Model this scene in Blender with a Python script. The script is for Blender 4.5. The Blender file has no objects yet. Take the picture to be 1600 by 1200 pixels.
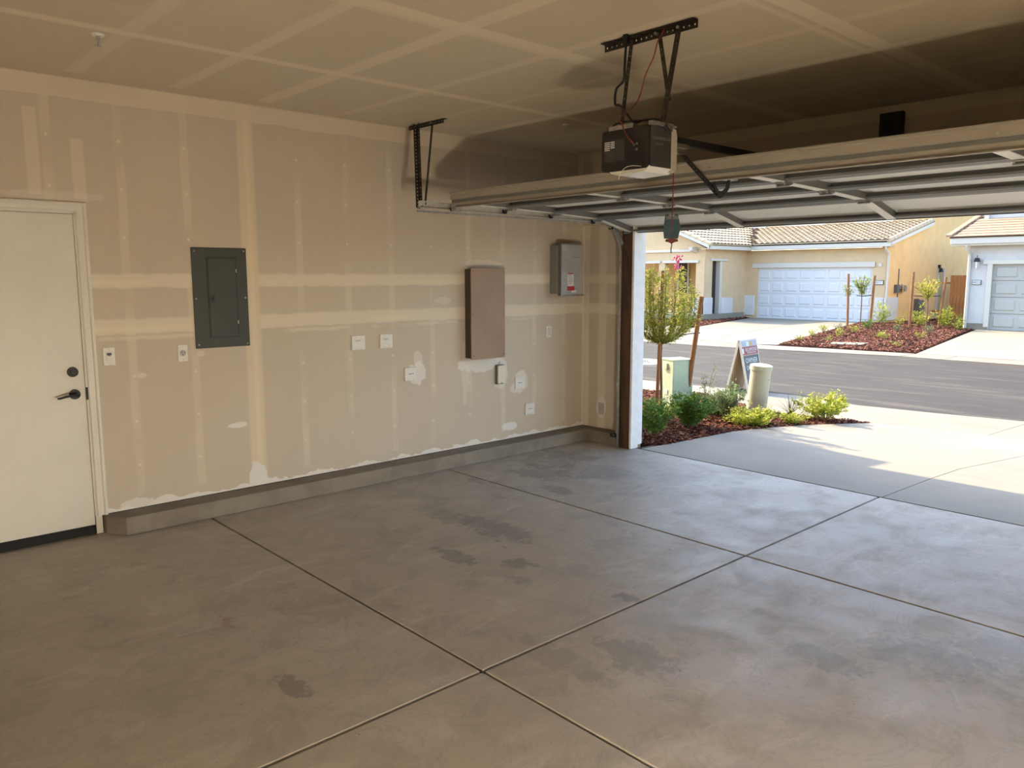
import bpy, bmesh, math, random
from mathutils import Vector, Matrix, noise as mnoise
random.seed(7)
R_ = random.Random(11)
sc = bpy.context.scene
COL = sc.collection

# ------------------------------------------------------------------ camera, world, sun, exposure
cd = bpy.data.cameras.new('camera'); cam = bpy.data.objects.new('camera', cd); COL.objects.link(cam)
cd.sensor_width = 36; cd.lens = 1232.85 * 36 / 1600; cd.clip_end = 500
_R = Vector((0.67412087, 0.73861981, -0.00134966)); _F = Vector((-0.73191325, 0.66775202, -0.13568428))
_U = Vector((-0.09931786, 0.09245544, 0.99075121))
M = Matrix((( _R.x, _U.x, -_F.x, 5.4928), (_R.y, _U.y, -_F.y, -6.0562), (_R.z, _U.z, -_F.z, 1.662), (0, 0, 0, 1)))
cam.matrix_world = M
sc.camera = cam

w = bpy.data.worlds.new('world'); sc.world = w; w.use_nodes = True
nt = w.node_tree; bg = nt.nodes['Background']
sky = nt.nodes.new('ShaderNodeTexSky'); sky.sky_type = 'NISHITA'; sky.sun_disc = False
sky.sun_elevation = math.radians(41); sky.sun_rotation = math.radians(-82)
sky.altitude = 50; sky.air_density = 1.0; sky.dust_density = 1.6; sky.ozone_density = 1.0
nt.links.new(sky.outputs[0], bg.inputs[0]); bg.inputs[1].default_value = 0.36

sl = bpy.data.lights.new('sun', 'SUN'); sun = bpy.data.objects.new('sun', sl); COL.objects.link(sun)
sl.energy = 4.3; sl.angle = math.radians(0.6); sl.color = (1.0, 0.81, 0.54)
sd = Vector((1.15, -0.03, -1.0)).normalized()
sun.rotation_euler = sd.to_track_quat('-Z', 'Y').to_euler()
sun.location = (-10, 2, 12)

sc.view_settings.view_transform = 'Standard'; sc.view_settings.look = 'None'
sc.view_settings.gamma = 1.0; sc.view_settings.use_curve_mapping = False
sc.view_settings.exposure = 1.2

# ------------------------------------------------------------------ helpers: tags, meshes
def tag(o, label=None, cat=None, group=None, kind=None):
    if label: o['label'] = label
    if cat: o['category'] = cat
    if group: o['group'] = group
    if kind: o['kind'] = kind
    return o

def empty(name, loc=(0, 0, 0), rz=0, label=None, cat=None, group=None, kind=None):
    o = bpy.data.objects.new(name, None); COL.objects.link(o)
    o.location = loc; o.rotation_euler = (0, 0, rz); o.empty_display_size = 0.05
    return tag(o, label, cat, group, kind)

class MB:
    """collects verts and faces; coordinates are those of the parent"""
    def __init__(s): s.v = []; s.f = []; s.mi = []; s.cur = 0; s.smooth = False; s.sm = []
    def add(s, vs, fs, smooth=False):
        n = len(s.v); s.v += [tuple(v) for v in vs]
        for f in fs: s.f.append([n + i for i in f]); s.mi.append(s.cur); s.sm.append(smooth)
        return s
    def box(s, x0, x1, y0, y1, z0, z1, mat=None):
        vs = [Vector((x, y, z)) for x in (x0, x1) for y in (y0, y1) for z in (z0, z1)]
        if mat is not None: vs = [mat @ v for v in vs]
        return s.add(vs, [(0, 1, 3, 2), (4, 6, 7, 5), (0, 4, 5, 1), (2, 3, 7, 6), (0, 2, 6, 4), (1, 5, 7, 3)])
    def prism(s, pts, axis, a, b, mat=None):
        """extrude a 2d polygon (in the other two axes, in xyz order) along axis from a to b"""
        def mk(p, t):
            q = list(p); q.insert('xyz'.index(axis), t); v = Vector(q); return mat @ v if mat is not None else v
        n = len(pts); vs = [mk(p, a) for p in pts] + [mk(p, b) for p in pts]
        fs = [list(range(n))[::-1], [n + i for i in range(n)]] + [(i, (i + 1) % n, n + (i + 1) % n, n + i) for i in range(n)]
        return s.add(vs, fs)
    def cyl(s, p0, p1, r0, r1=None, n=10, cap=True, smooth=True):
        r1 = r0 if r1 is None else r1
        p0 = Vector(p0); p1 = Vector(p1); d = (p1 - p0).normalized()
        a = d.orthogonal().normalized(); b = d.cross(a)
        vs = []
        for p, r in ((p0, r0), (p1, r1)):
            for i in range(n):
                t = 2 * math.pi * i / n; vs.append(p + a * math.cos(t) * r + b * math.sin(t) * r)
        s.add(vs, [(i, (i + 1) % n, n + (i + 1) % n, n + i) for i in range(n)], smooth)
        if cap: s.add(vs[:n], [tuple(range(n))[::-1]]); s.add(vs[n:], [tuple(range(n))])
        return s
    def tube(s, pts, r, n=6, r_end=None):
        pts = [Vector(p) for p in pts]; m = len(pts); vs = []
        prev = None
        for k, p in enumerate(pts):
            d = (pts[min(k + 1, m - 1)] - pts[max(k - 1, 0)]).normalized()
            if prev is None: a = d.orthogonal().normalized()
            else: a = (prev - d * prev.dot(d)).normalized()
            prev = a; b = d.cross(a)
            rr = r if r_end is None else r + (r_end - r) * k / (m - 1)
            for i in range(n):
                t = 2 * math.pi * i / n; vs.append(p + a * math.cos(t) * rr + b * math.sin(t) * rr)
        fs = [(k * n + i, k * n + (i + 1) % n, (k + 1) * n + (i + 1) % n, (k + 1) * n + i) for k in range(m - 1) for i in range(n)]
        s.add(vs, fs, True); s.add(vs[:n], [tuple(range(n))[::-1]]); s.add(vs[-n:], [tuple(range(n))])
        return s
    def ball(s, c, r, nu=10, nv=6, sz=1.0):
        c = Vector(c); vs = []; 
        for j in range(nv + 1):
            ph = math.pi * j / nv
            for i in range(nu):
                t = 2 * math.pi * i / nu; vs.append(c + Vector((math.sin(ph) * math.cos(t) * r, math.sin(ph) * math.sin(t) * r, math.cos(ph) * r * sz)))
        return s.add(vs, [(j * nu + i, (j + 1) * nu + i, (j + 1) * nu + (i + 1) % nu, j * nu + (i + 1) % nu) for j in range(nv) for i in range(nu)], True)
    def mesh(s, name, mats):
        me = bpy.data.meshes.new(name); me.from_pydata(s.v, [], s.f)
        for m in (mats if isinstance(mats, (list, tuple)) else [mats]): me.materials.append(m)
        me.polygons.foreach_set('material_index', s.mi); me.polygons.foreach_set('use_smooth', s.sm)
        me.update(); return me
    def build(s, name, mats, parent=None, bevel=0, seg=1, loc=None, fix=True):
        me = s.mesh(name, mats)
        if fix:
            bm = bmesh.new(); bm.from_mesh(me); bmesh.ops.recalc_face_normals(bm, faces=bm.faces); bm.to_mesh(me); bm.free()
        o = bpy.data.objects.new(name, me); COL.objects.link(o)
        if parent: o.parent = parent
        if loc: o.location = loc
        if bevel:
            b = o.modifiers.new('bevel', 'BEVEL'); b.width = bevel; b.segments = seg; b.limit_method = 'ANGLE'; b.angle_limit = 0.6
        return o
def link(name, me, parent=None, loc=(0, 0, 0), rot=(0, 0, 0)):
    o = bpy.data.objects.new(name, me); COL.objects.link(o); o.parent = parent; o.location = loc; o.rotation_euler = rot; return o
def copy_tree(o, parent=None):
    c = o.copy(); COL.objects.link(c); c.parent = parent
    for ch in list(o.children): copy_tree(ch, c)
    return c
def box(name, m, x0, x1, y0, y1, z0, z1, parent=None, bevel=0, seg=1):
    return MB().box(x0, x1, y0, y1, z0, z1).build(name, m, parent, bevel, seg)
def rrect(x0, x1, y0, y1, r, n=4):
    p = []
    for cx, cy, a0 in ((x1 - r, y1 - r, 0), (x0 + r, y1 - r, 90), (x0 + r, y0 + r, 180), (x1 - r, y0 + r, 270)):
        for i in range(n + 1):
            a = math.radians(a0 + 90 * i / n); p.append((cx + math.cos(a) * r, cy + math.sin(a) * r))
    return p
def text(name, body, m, size, mat, parent=None, depth=0.0004, sx=1.0):
    """lettering as a mesh; mat places it (x right, y up, z out)"""
    c = bpy.data.curves.new(name, 'FONT'); c.body = body; c.size = size; c.extrude = depth; c.align_x = 'CENTER'; c.align_y = 'CENTER'; c.resolution_u = 2
    t = bpy.data.objects.new('t', c); COL.objects.link(t)
    dg = bpy.context.evaluated_depsgraph_get(); me = bpy.data.meshes.new_from_object(t.evaluated_get(dg))
    bpy.data.objects.remove(t); bpy.data.curves.remove(c)
    me.transform(mat @ Matrix.Diagonal((sx, 1, 1, 1))); me.name = name; me.materials.clear(); me.materials.append(m)
    o = bpy.data.objects.new(name, me); COL.objects.link(o); o.parent = parent; return o
def frame(origin, right, up):
    r = Vector(right).normalized(); u = Vector(up).normalized(); n = r.cross(u)
    return Matrix(((r.x, u.x, n.x, origin[0]), (r.y, u.y, n.y, origin[1]), (r.z, u.z, n.z, origin[2]), (0, 0, 0, 1)))
def onleft(x, y, z):   # a surface that faces +X: right = +Y, up = +Z
    return frame((x, y, z), (0, 1, 0), (0, 0, 1))
def onfront(x, y, z):  # a surface that faces -Y: right = +X
    return frame((x, y, z), (1, 0, 0), (0, 0, 1))

# ------------------------------------------------------------------ material kit
class E:
    """tiny expression builder over math nodes"""
    def __init__(s, nt, sock): s.nt = nt; s.o = sock
    def op(s, kind, *a):
        n = s.nt.nodes.new('ShaderNodeMath'); n.operation = kind
        for i, v in enumerate((s,) + a):
            if isinstance(v, E): s.nt.links.new(v.o, n.inputs[i])
            else: n.inputs[i].default_value = v
        return E(s.nt, n.outputs[0])
    def __add__(s, b): return s.op('ADD', b)
    def __sub__(s, b): return s.op('SUBTRACT', b)
    def __mul__(s, b): return s.op('MULTIPLY', b)
    def __truediv__(s, b): return s.op('DIVIDE', b)
    def abs(s): return s.op('ABSOLUTE')
    def max(s, b): return s.op('MAXIMUM', b)
    def min(s, b): return s.op('MINIMUM', b)
    def gt(s, b): return s.op('GREATER_THAN', b)
    def lt(s, b): return s.op('LESS_THAN', b)
    def ss(s, a, b, lo=0.0, hi=1.0):
        n = s.nt.nodes.new('ShaderNodeMapRange'); n.interpolation_type = 'SMOOTHSTEP'
        s.nt.links.new(s.o, n.inputs[0])
        for i, v in enumerate((a, b, lo, hi)): n.inputs[i + 1].default_value = v
        return E(s.nt, n.outputs[0])
    def band(s, c, h, soft=0.012): return (s - c).abs().ss(h - soft / 2, h + soft / 2, 1.0, 0.0)
    def period(s, p, off=0.0):   # distance to the nearest multiple of p
        return ((s - off) / p).op('FRACT').op('SUBTRACT', 0.5).abs().op('SUBTRACT', 0.5).abs() * p

class Mat:
    def __init__(s, name, color=(.5, .5, .5), rough=.6, metal=0, spec=.5):
        m = s.m = bpy.data.materials.new(name); m.use_nodes = True; s.nt = m.node_tree
        s.b = s.nt.nodes['Principled BSDF']; s.b.inputs['Base Color'].default_value = (*color, 1)
        s.b.inputs['Roughness'].default_value = rough; s.b.inputs['Metallic'].default_value = metal
        s.b.inputs['Specular IOR Level'].default_value = spec
        s.col = s.rgb(color); s.h = None
        tc = s.nt.nodes.new('ShaderNodeTexCoord'); s.co = tc.outputs['Object']
        sp = s.nt.nodes.new('ShaderNodeSeparateXYZ'); s.nt.links.new(s.co, sp.inputs[0])
        s.x, s.y, s.z = (E(s.nt, o) for o in sp.outputs)
    def rgb(s, c):
        n = s.nt.nodes.new('ShaderNodeRGB'); n.outputs[0].default_value = (*c, 1); return n.outputs[0]
    def noise(s, scale, detail=4, rough=.55, dist=0, stretch=None, off=(0, 0, 0)):
        co = s.co
        if stretch or off != (0, 0, 0):
            mp = s.nt.nodes.new('ShaderNodeMapping'); mp.inputs['Scale'].default_value = stretch or (1, 1, 1); mp.inputs['Location'].default_value = off
            s.nt.links.new(co, mp.inputs[0]); co = mp.outputs[0]
        n = s.nt.nodes.new('ShaderNodeTexNoise'); n.inputs['Scale'].default_value = scale; n.inputs['Detail'].default_value = detail
        n.inputs['Roughness'].default_value = rough; n.inputs['Distortion'].default_value = dist
        s.nt.links.new(co, n.inputs['Vector']); return E(s.nt, n.outputs[0])
    def vor(s, scale, feature='F1', out='Distance', rand=1.0):
        n = s.nt.nodes.new('ShaderNodeTexVoronoi'); n.inputs['Scale'].default_value = scale; n.feature = feature
        n.inputs['Randomness'].default_value = rand
        s.nt.links.new(s.co, n.inputs['Vector']); return n.outputs[out]
    def mix(s, fac, c):
        n = s.nt.nodes.new('ShaderNodeMix'); n.data_type = 'RGBA'
        if isinstance(fac, E): s.nt.links.new(fac.o, n.inputs[0])
        else: n.inputs[0].default_value = fac
        s.nt.links.new(s.col, n.inputs[6])
        if isinstance(c, tuple): n.inputs[7].default_value = (*c, 1)
        else: s.nt.links.new(c, n.inputs[7])
        s.col = n.outputs[2]; return s
    def bump(s, h, strength=.3, dist=.01):
        n = s.nt.nodes.new('ShaderNodeBump'); n.inputs['Strength'].default_value = strength; n.inputs['Distance'].default_value = dist
        s.nt.links.new(h.o, n.inputs['Height'])
        if s.h: s.nt.links.new(s.h, n.inputs['Normal'])
        s.h = n.outputs[0]; s.nt.links.new(s.h, s.b.inputs['Normal']); return s
    def rough(s, e): s.nt.links.new(e.o, s.b.inputs['Roughness']); return s
    def done(s): s.nt.links.new(s.col, s.b.inputs['Base Color']); return s.m
def plain(name, c, rough=.5, metal=0, var=.06, nscale=30, bump=0, spec=.5):
    m = Mat(name, c, rough, metal, spec)
    n = m.noise(nscale, 3)
    m.mix(n.ss(.35, .7, 0, 1), tuple(max(0, k * (1 - var * 2)) for k in c))
    if bump: m.bump(m.noise(nscale * 3, 2), .2, bump)
    return m.done()

# drywall with joint tape, stud spots and finger-smeared patches
PAPER = (.58, .50, .39); MUD = (.75, .665, .515); MUDW = (.80, .77, .70)
def drywall_left():
    m = Mat('left_wall_drywall', PAPER, .85, spec=.25)
    n1 = m.noise(1.3, 4); n2 = m.noise(14, 5, .6); n3 = m.noise(3.5, 3)
    m.mix(n1.ss(.3, .75), (.61, .53, .415))
    m.mix(n2.ss(.45, .8) * .3, (.54, .465, .36))
    wob = (n3 - .5) * .05
    wob2 = (m.noise(9, 3) - .5) * .03
    z = m.z; y = m.y
    # faint strips over the studs, 16 inches apart
    st = (y + wob * .6).period(.4075, -.344 + .4075 * 0)
    tops = z.lt(2.70)
    strip = st.ss(.018, .036, 1, 0) * m.noise(1.7, 2, off=(3, 7, 1)).ss(.38, .6) * .42
    m.mix(strip * z.gt(.2), MUD)
    # screws: one every foot up each stud
    dots = (st * st + (z + n3 * .02).period(.30, .12) * (z + n3 * .02).period(.30, .12))
    m.mix(dots.lt(.00009) * .75, (.78, .71, .57))
    # door-top strips at the far left
    for yc, z0, z1 in ((-4.905, 2.15, 2.66), (-4.66, 2.14, 2.50)):
        m.mix((y + wob * .3).band(yc, .035) * z.gt(z0) * z.lt(z1) * .55, MUD)
    # two horizontal joints
    for zc, hw in ((1.632, .046), (1.338, .050)):
        e = (z + wob2 + wob * .4)
        m.mix(e.band(zc, hw, .02) * y.gt(-4.66) * .85, MUD)
        m.mix(e.band(zc - hw * .3, hw * .35, .02) * m.noise(1.6, 3, off=(1, zc, 2)).ss(.5, .62) * .7, (.78, .69, .52))
    m.mix((z + wob2 * 1.2).band(1.262, .012, .015) * m.noise(2.2, 3, off=(9, 1, 1)).ss(.5, .6) * .7, MUD)
    # the strong vertical butt joint beside the panel
    e = y + wob2 * .4 + (z - 1.4) * .0
    m.mix(e.band(-3.585, .058, .03) * .9, (.72, .61, .44))
    m.mix(e.band(-3.575, .018, .02) * .6, (.79, .67, .48))
    m.mix(((y + wob * .5).band(-4.00, .04, .03) * z.gt(1.28) * z.lt(1.66)) * .5, MUD)
    # corner tape at the ceiling and at the front corner
    e = z + (m.noise(5, 4, off=(4, 4, 4)) - .5) * .04
    m.mix(e.gt(2.735) * .85, (.72, .62, .48))
    m.mix((y + wob2).gt(-.075) * .7, MUD)
    # whitish skim under the boards' foot
    foot = m.noise(5.0, 3, off=(2, 2, 8)) * .17
    m.mix((z - foot).ss(.060, .068, .9, 0), MUDW)
    # blobs round the boxes: (y, z, ry, rz, strength)
    for yb, zb, ry, rz, k in ((-2.15, .84, .10, .11, .8), (-2.13, .95, .05, .09, .5), (-1.42, .86, .28, .075, .7), (-1.20, .76, .10, .16, .6),
                              (-.93, .66, .09, .11, .6), (-1.07, .24, .10, .04, .9), (-3.60, .17, .075, .14, .95), (-3.74, .595, .07, .022, .9),
                              (-1.02, .60, .05, .05, .5), (-1.42, 1.77, .24, .035, .35), (-4.80, 2.15, .30, .03, .25), (-1.62, .8, .035, .3, .3),
                              (-3.97, 1.13, .025, .02, .4), (-4.37, 1.01, .03, .018, .45), (-1.85, 1.45, .09, .03, .3), (-4.44, .14, .12, .05, .7)):
        d = ((y - yb) / ry) * ((y - yb) / ry) + ((z - zb) / rz) * ((z - zb) / rz) + (n2 - .5) * 1.6 + (m.noise(7, 3, off=(yb, zb, 0)) - .5) * 1.4
        m.mix(d.ss(.75, 1.05, k, 0), MUDW)
    m.bump(m.noise(60, 3), .08, .002)
    return m.done()
def drywall_front():
    m = Mat('front_wall_drywall', PAPER, .85, spec=.25)
    n = m.noise(3, 4); wob = (n - .5) * .04
    m.mix(n.ss(.3, .7), (.56, .47, .355))
    for zc, hw in ((1.632, .046), (1.338, .05)): m.mix((m.z + wob).band(zc, hw, .02) * m.x.lt(.62) * .7, MUD)
    m.mix((m.x + wob).band(.25, .05, .03) * .6, MUD); m.mix((m.x + wob).lt(.075) * .75, MUD)
    m.mix((m.x + wob).band(.50, .035, .03) * m.x.lt(.6) * .4, MUD)
    d = ((m.x - .25) / .07) * ((m.x - .25) / .07) + ((m.z - .34) / .12) * ((m.z - .34) / .12) + (n - .5) * 2
    m.mix(d.ss(.8, 1.1, .7, 0), MUDW)
    m.mix(m.z.gt(2.76) * .6, MUD)
    return m.done()
def drywall_ceiling():
    m = Mat('ceiling_drywall', (.61, .53, .405), .85, spec=.2)
    n = m.noise(2.2, 4); wob = (n - .5) * .03; n4 = m.noise(12, 4)
    m.mix(n.ss(.35, .7) * .6, (.65, .57, .435)); m.mix(n4.ss(.5, .8) * .3, (.56, .485, .37))
    # tape along Y at sheet edges, and across X at the trusses
    for xc, hw in ((1.18, .042), (2.37, .05), (3.60, .05), (4.83, .05), (5.9, .05)):
        m.mix((m.x + wob * .6).band(xc, hw, .02) * .8, (.78, .69, .54))
    for xc in (2.30, 3.50): m.mix((m.x + wob * .6).band(xc, .02, .03) * .55, (.78, .69, .54))
    e = m.y + wob * .6
    for k, (yc, hw, a) in enumerate(((-6.0, .05, .6), (-5.32, .04, .5), (-4.70, .045, .45), (-4.11, .042, .6), (-3.51, .055, .7), (-2.87, .04, .55),
                                     (-2.26, .035, .45), (-1.66, .05, .6), (-1.02, .03, .4), (-.40, .03, .4))):
        m.mix(e.band(yc, hw, .02) * m.x.gt(.17) * a, (.76, .67, .52))
    m.mix(m.x.lt(.022) * .8, (.76, .67, .52))
    dots = e.period(.607, -4.11); dx = m.x.period(.2, .1)
    m.mix((dots * dots + dx * dx).lt(.00008) * .35, (.76, .67, .54))
    return m.done()
def concrete_floor():
    m = Mat('garage_slab_concrete', (.44, .39, .315), .55, spec=.3)
    big = m.noise(.55, 5, .6, .3); mid = m.noise(3.2, 9, .70, .5); fine = m.noise(24, 6, .7); streak = m.noise(5.5, 9, .68, .8, stretch=(1, .4, 1), off=(5, 2, 0))
    m.mix(big.ss(.35, .68), (.475, .425, .35))
    m.mix(mid.ss(.48, .66) * .65, (.355, .318, .262))
    m.mix(streak.ss(.50, .68) * .65, (.57, .52, .445))
    m.mix(fine.ss(.5, .72) * .4, (.37, .33, .275))
    m.mix(m.noise(1.3, 8, .65, off=(8, 8, 1)).ss(.56, .66) * .45, (.36, .335, .29))
    swirl = m.noise(2.2, 8, .6, 2.6, off=(3, 3, 3)); m.mix(swirl.band(.5, .012, .012) * .35, (.33, .30, .25))
    w3 = m.noise(6, 7, .7, .4); w4 = m.noise(22, 5, .7)
    for xb, yb, rx, ry, k in ((1.896, -3.245, .20, .085, .85), (2.24, -3.06, .10, .09, .8), (2.34, -3.0, .05, .03, .7), (1.66, -2.73, .36, .17, .7), (1.28, -2.80, .2, .12, .55),
                              (.80, -1.45, .36, .22, .7), (1.28, -1.74, .18, .1, .6), (.55, -.95, .3, .5, .6), (1.1, -1.1, .4, .3, .45), (2.66, -4.67, .14, .06, .8), (3.02, -2.965, .1, .06, .75),
                              (3.46, -3.45, .25, .14, .55), (4.0, -2.85, .2, .12, .55), (.62, -2.02, .13, .06, .6), (4.3, -2.5, .3, .2, .4), (2.45, -3.22, .12, .07, .5), (1.1, -2.2, .1, .05, .4), (3.2, -3.7, .3, .1, .4),
                              (2.0, -4.2, .3, .2, .3), (4.6, -2.2, .3, .2, .35)):
        u = (m.x - xb) / rx; v = (m.y - yb) / ry
        d = u * u + v * v + (w3 - .5) * 4.2 + (w4 - .5) * 2.6
        m.mix(d.ss(.35, 1.0, k * .72, 0), (.19, .178, .165))
    rust = m.noise(4.5, 5, .6, off=(1, 9, 3)); m.mix(rust.ss(.70, .74) * .5, (.30, .17, .10))
    spk = m.noise(60, 2, .5, off=(3, 1, 0)); m.mix(spk.gt(.76) * .8, (.07, .06, .05))
    m.bump(fine, .10, .003)
    m.rough(mid.ss(.3, .7, .42, .62))
    return m.done()
def concrete(name, c, c2, scale=1.0, rough=.7):
    m = Mat(name, c, rough, spec=.3)
    n = m.noise(.8 * scale, 6, .6, .4); f = m.noise(40, 4, .6)
    m.mix(n.ss(.38, .66), c2); m.mix(f.ss(.5, .75) * .3, tuple(k * .82 for k in c))
    m.bump(f, .12, .003); return m.done()
def brushed_concrete():
    m = Mat('driveway_concrete', (.295, .27, .22), .75, spec=.3)
    n = m.noise(.7, 6, .6, .5); br = m.noise(9, 4, .6, 0, stretch=(.12, 4, 1)); f = m.noise(50, 3)
    m.mix(n.ss(.4, .65), (.255, .235, .19)); m.mix(br.ss(.45, .65) * .4, (.225, .21, .18)); m.mix(f.ss(.55, .8) * .2, (.27, .26, .24))
    m.bump(br, .1, .003); return m.done()
def stucco(name, c):
    m = Mat(name, c, .9, spec=.2); n = m.noise(2.5, 5, .65); f = m.noise(45, 4)
    m.mix(n.ss(.4, .65) * .5, tuple(k * .86 for k in c)); m.bump(f, .5, .012); return m.done()
def asphalt():
    m = Mat('street_asphalt', (.045, .040, .034), .85, spec=.3)
    n = m.noise(.35, 6, .65, .8); f = m.noise(55, 4, .7); s2 = m.noise(1.2, 6, .7, 1.0, stretch=(.35, 2.0, 1), off=(2, 3, 1))
    m.mix(n.ss(.35, .7), (.060, .054, .045)); m.mix(s2.ss(.50, .64) * .8, (.105, .090, .068)); m.mix(f.ss(.48, .72) * .6, (.024, .021, .018))
    m.bump(f, .4, .008); return m.done()
def wood(name, c, c2, axis='z', scale=6):
    m = Mat(name, c, .75, spec=.3)
    st = {'x': (.12, 1, 1), 'y': (1, .12, 1), 'z': (1, 1, .12)}[axis]
    n = m.noise(scale * 4, 5, .6, 1.2, stretch=st); m.mix(n.ss(.4, .62), c2)
    m.mix(m.noise(scale, 4, off=(5, 5, 5)).ss(.45, .7) * .4, tuple(k * .7 for k in c)); m.bump(n, .2, .003); return m.done()
def chips(name):
    m = Mat(name, (.085, .033, .020), .9, spec=.1)
    at = m.nt.nodes.new('ShaderNodeAttribute'); at.attribute_name = 'tone'; t = E(m.nt, at.outputs['Fac'])
    m.mix(t.ss(.1, .9), (.21, .078, .05)); m.mix(t.gt(.86) * .8, (.34, .19, .12)); m.mix(t.lt(.22) * .8, (.035, .015, .010)); return m.done()
def leafm(name, a, b, c):
    m = Mat(name, a, .5, spec=.35)
    at = m.nt.nodes.new('ShaderNodeAttribute'); at.attribute_name = 'tone'; t = E(m.nt, at.outputs['Fac'])
    m.mix(t.ss(.15, .75), b); m.mix(t.ss(.78, .9), c)
    m.b.inputs['Transmission Weight'].default_value = 0
    tr = m.nt.nodes.new('ShaderNodeBsdfTranslucent'); mx = m.nt.nodes.new('ShaderNodeMixShader'); mx.inputs[0].default_value = .35
    out = m.nt.nodes['Material Output']; m.nt.links.new(m.col, tr.inputs[0]); m.nt.links.new(m.b.outputs[0], mx.inputs[1]); m.nt.links.new(tr.outputs[0], mx.inputs[2])
    m.nt.links.new(mx.outputs[0], out.inputs[0]); return m.done()

LEFT = drywall_left(); FRONT = drywall_front(); CEIL = drywall_ceiling(); FLOOR = concrete_floor()
JOINT = concrete('joint_concrete_dirty', (.085, .058, .035), (.06, .043, .028), 3, .95)
CURB = concrete('stem_wall_concrete', (.27, .235, .185), (.205, .175, .14), 4, .85)
DRIVE = brushed_concrete()
GUT = concrete('gutter_concrete', (.27, .24, .18), (.23, .20, .15), 2)
FARCON = concrete('far_driveway_concrete', (.29, .265, .205), (.26, .235, .18), 1)
ASPH = asphalt()
WHITE = plain('door_white_paint', (.74, .71, .62), .45, var=.02, nscale=4)
TRIMW = plain('trim_white_paint', (.74, .71, .62), .4, var=.02)
JAMBW = plain('jamb_white_paint', (.86, .87, .88), .5, var=.04, nscale=12)
PLATEW = plain('plate_white_plastic', (.80, .77, .70), .35, var=.02)
PLATEG = plain('plate_socket_grey', (.46, .43, .38), .4, var=.02)  # darker grey for sockets, screws and small buttons
BLACK = plain('black_metal', (.008, .007, .007), .5, var=.05)
RUBBER = plain('black_rubber', (.012, .011, .010), .8, var=.05)
PANEL = plain('panel_grey_enamel', (.058, .062, .052), .45, var=.05, nscale=6)
PANELD = plain('panel_grey_edge', (.03, .032, .028), .45, var=.02)
STEEL = plain('bright_steel', (.62, .62, .60), .3, 1, var=.08)
GALV = plain('galvanised_steel', (.50, .50, .48), .38, .85, var=.15, nscale=40)
ANGLE = plain('dull_angle_iron', (.075, .062, .045), .5, .6, var=.2, nscale=25)
BROWN = plain('brown_enamel_cover', (.33, .21, .135), .5, var=.07, nscale=3)
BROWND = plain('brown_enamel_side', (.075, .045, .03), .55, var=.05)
GREYBOX = plain('grey_box_enamel', (.26, .26, .245), .4, .3, var=.05)
FILM = plain('plastic_film_front', (.52, .53, .52), .16, .25, var=.05, nscale=8)
RED = plain('red_print', (.42, .02, .03), .5, var=.03)
INK = plain('black_print', (.03, .03, .03), .6, var=.03)
INKG = plain('grey_print', (.12, .12, .115), .6, var=.03)
PAPERW = plain('label_paper', (.70, .69, .64), .6, var=.03)
CREAM = plain('cream_plastic', (.74, .68, .52), .35, var=.03)
DOORSHADE = plain('garage_door_shaded_steel', (.17, .172, .16), .42, .1, var=.06, nscale=3)  # rails and webs darker than the skin, their shade put into the colour
DOORWH = plain('garage_door_stile_white', (.86, .84, .76), .4, .1, var=.03)
STIP = Mat('garage_door_stippled_skin', (.82, .81, .76), .5); STIP.bump(STIP.noise(120, 2), .6, .003); STIP = STIP.done()
STRUT = plain('strut_painted_steel', (.36, .325, .27), .45, .1, var=.05, nscale=4)
WOODJ = wood('rough_jamb_wood', (.105, .060, .034), (.065, .038, .022), 'z', 4)
HEADER = plain('header_board_dark', (.10, .085, .065), .85, var=.15, nscale=6)
PADW = plain('dark_centre_pad', (.025, .018, .014), .8, var=.1)
OPBLK = plain('opener_black_plastic', (.012, .012, .012), .4, var=.05)
OPGRY = plain('opener_dark_side', (.030, .030, .028), .45, var=.05)
OPTRIM = plain('opener_light_trim', (.40, .37, .30), .35, var=.03)
LENS = plain('opener_lens_plastic', (.78, .76, .68), .25, var=.03)
REDW = plain('red_wire', (.22, .02, .015), .5, var=.05)
REDH = plain('red_handle', (.14, .012, .015), .4, var=.05)
TEAL = plain('teal_card', (.010, .052, .075), .5, var=.2, nscale=60)
CHIP = chips('bark_chips')
SOIL = Mat('mulch_base', (.06, .024, .015), .95, spec=.1)
_n = SOIL.noise(45, 4, .7); SOIL.mix(_n.ss(.42, .62), (.13, .055, .034)); SOIL.mix(SOIL.noise(70, 2, off=(4, 4, 4)).ss(.55, .65), (.025, .011, .008)); SOIL.bump(_n, 1.0, .03); SOIL = SOIL.done()
STUCC = stucco('cream_stucco', (.64, .48, .29)); STUCY = stucco('yellow_stucco', (.86, .55, .24)); STUCW = stucco('pale_grey_stucco', (.60, .585, .565)); STUCBASE = stucco('white_wainscot', (.66, .64, .62))
HTRIM = plain('house_white_trim', (.62, .58, .50), .6, var=.03)
GDW = plain('far_garage_door_white', (.66, .66, .66), .5, var=.03); GDG = plain('far_garage_door_grey', (.42, .41, .37), .5, var=.03)
TILE = plain('roof_tile_sand', (.60, .48, .32), .85, var=.14, nscale=2.5); TILED = plain('roof_deck_and_gap_shade', (.12, .08, .05), .9)
TILER = plain('roof_tile_pinkish', (.40, .26, .17), .85, var=.15, nscale=3)
CEDAR = wood('cedar_fence', (.50, .24, .09), (.40, .18, .065), 'z', 3)
STAKE = wood('tree_stake_wood', (.34, .16, .07), (.22, .095, .04), 'z', 8)
BARK = wood('young_bark', (.23, .13, .08), (.15, .085, .055), 'z', 10)
GREENBOX = plain('pale_green_enamel', (.50, .60, .43), .5, var=.03); BEIGEP = plain('beige_pedestal', (.52, .49, .34), .5, var=.03)
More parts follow.
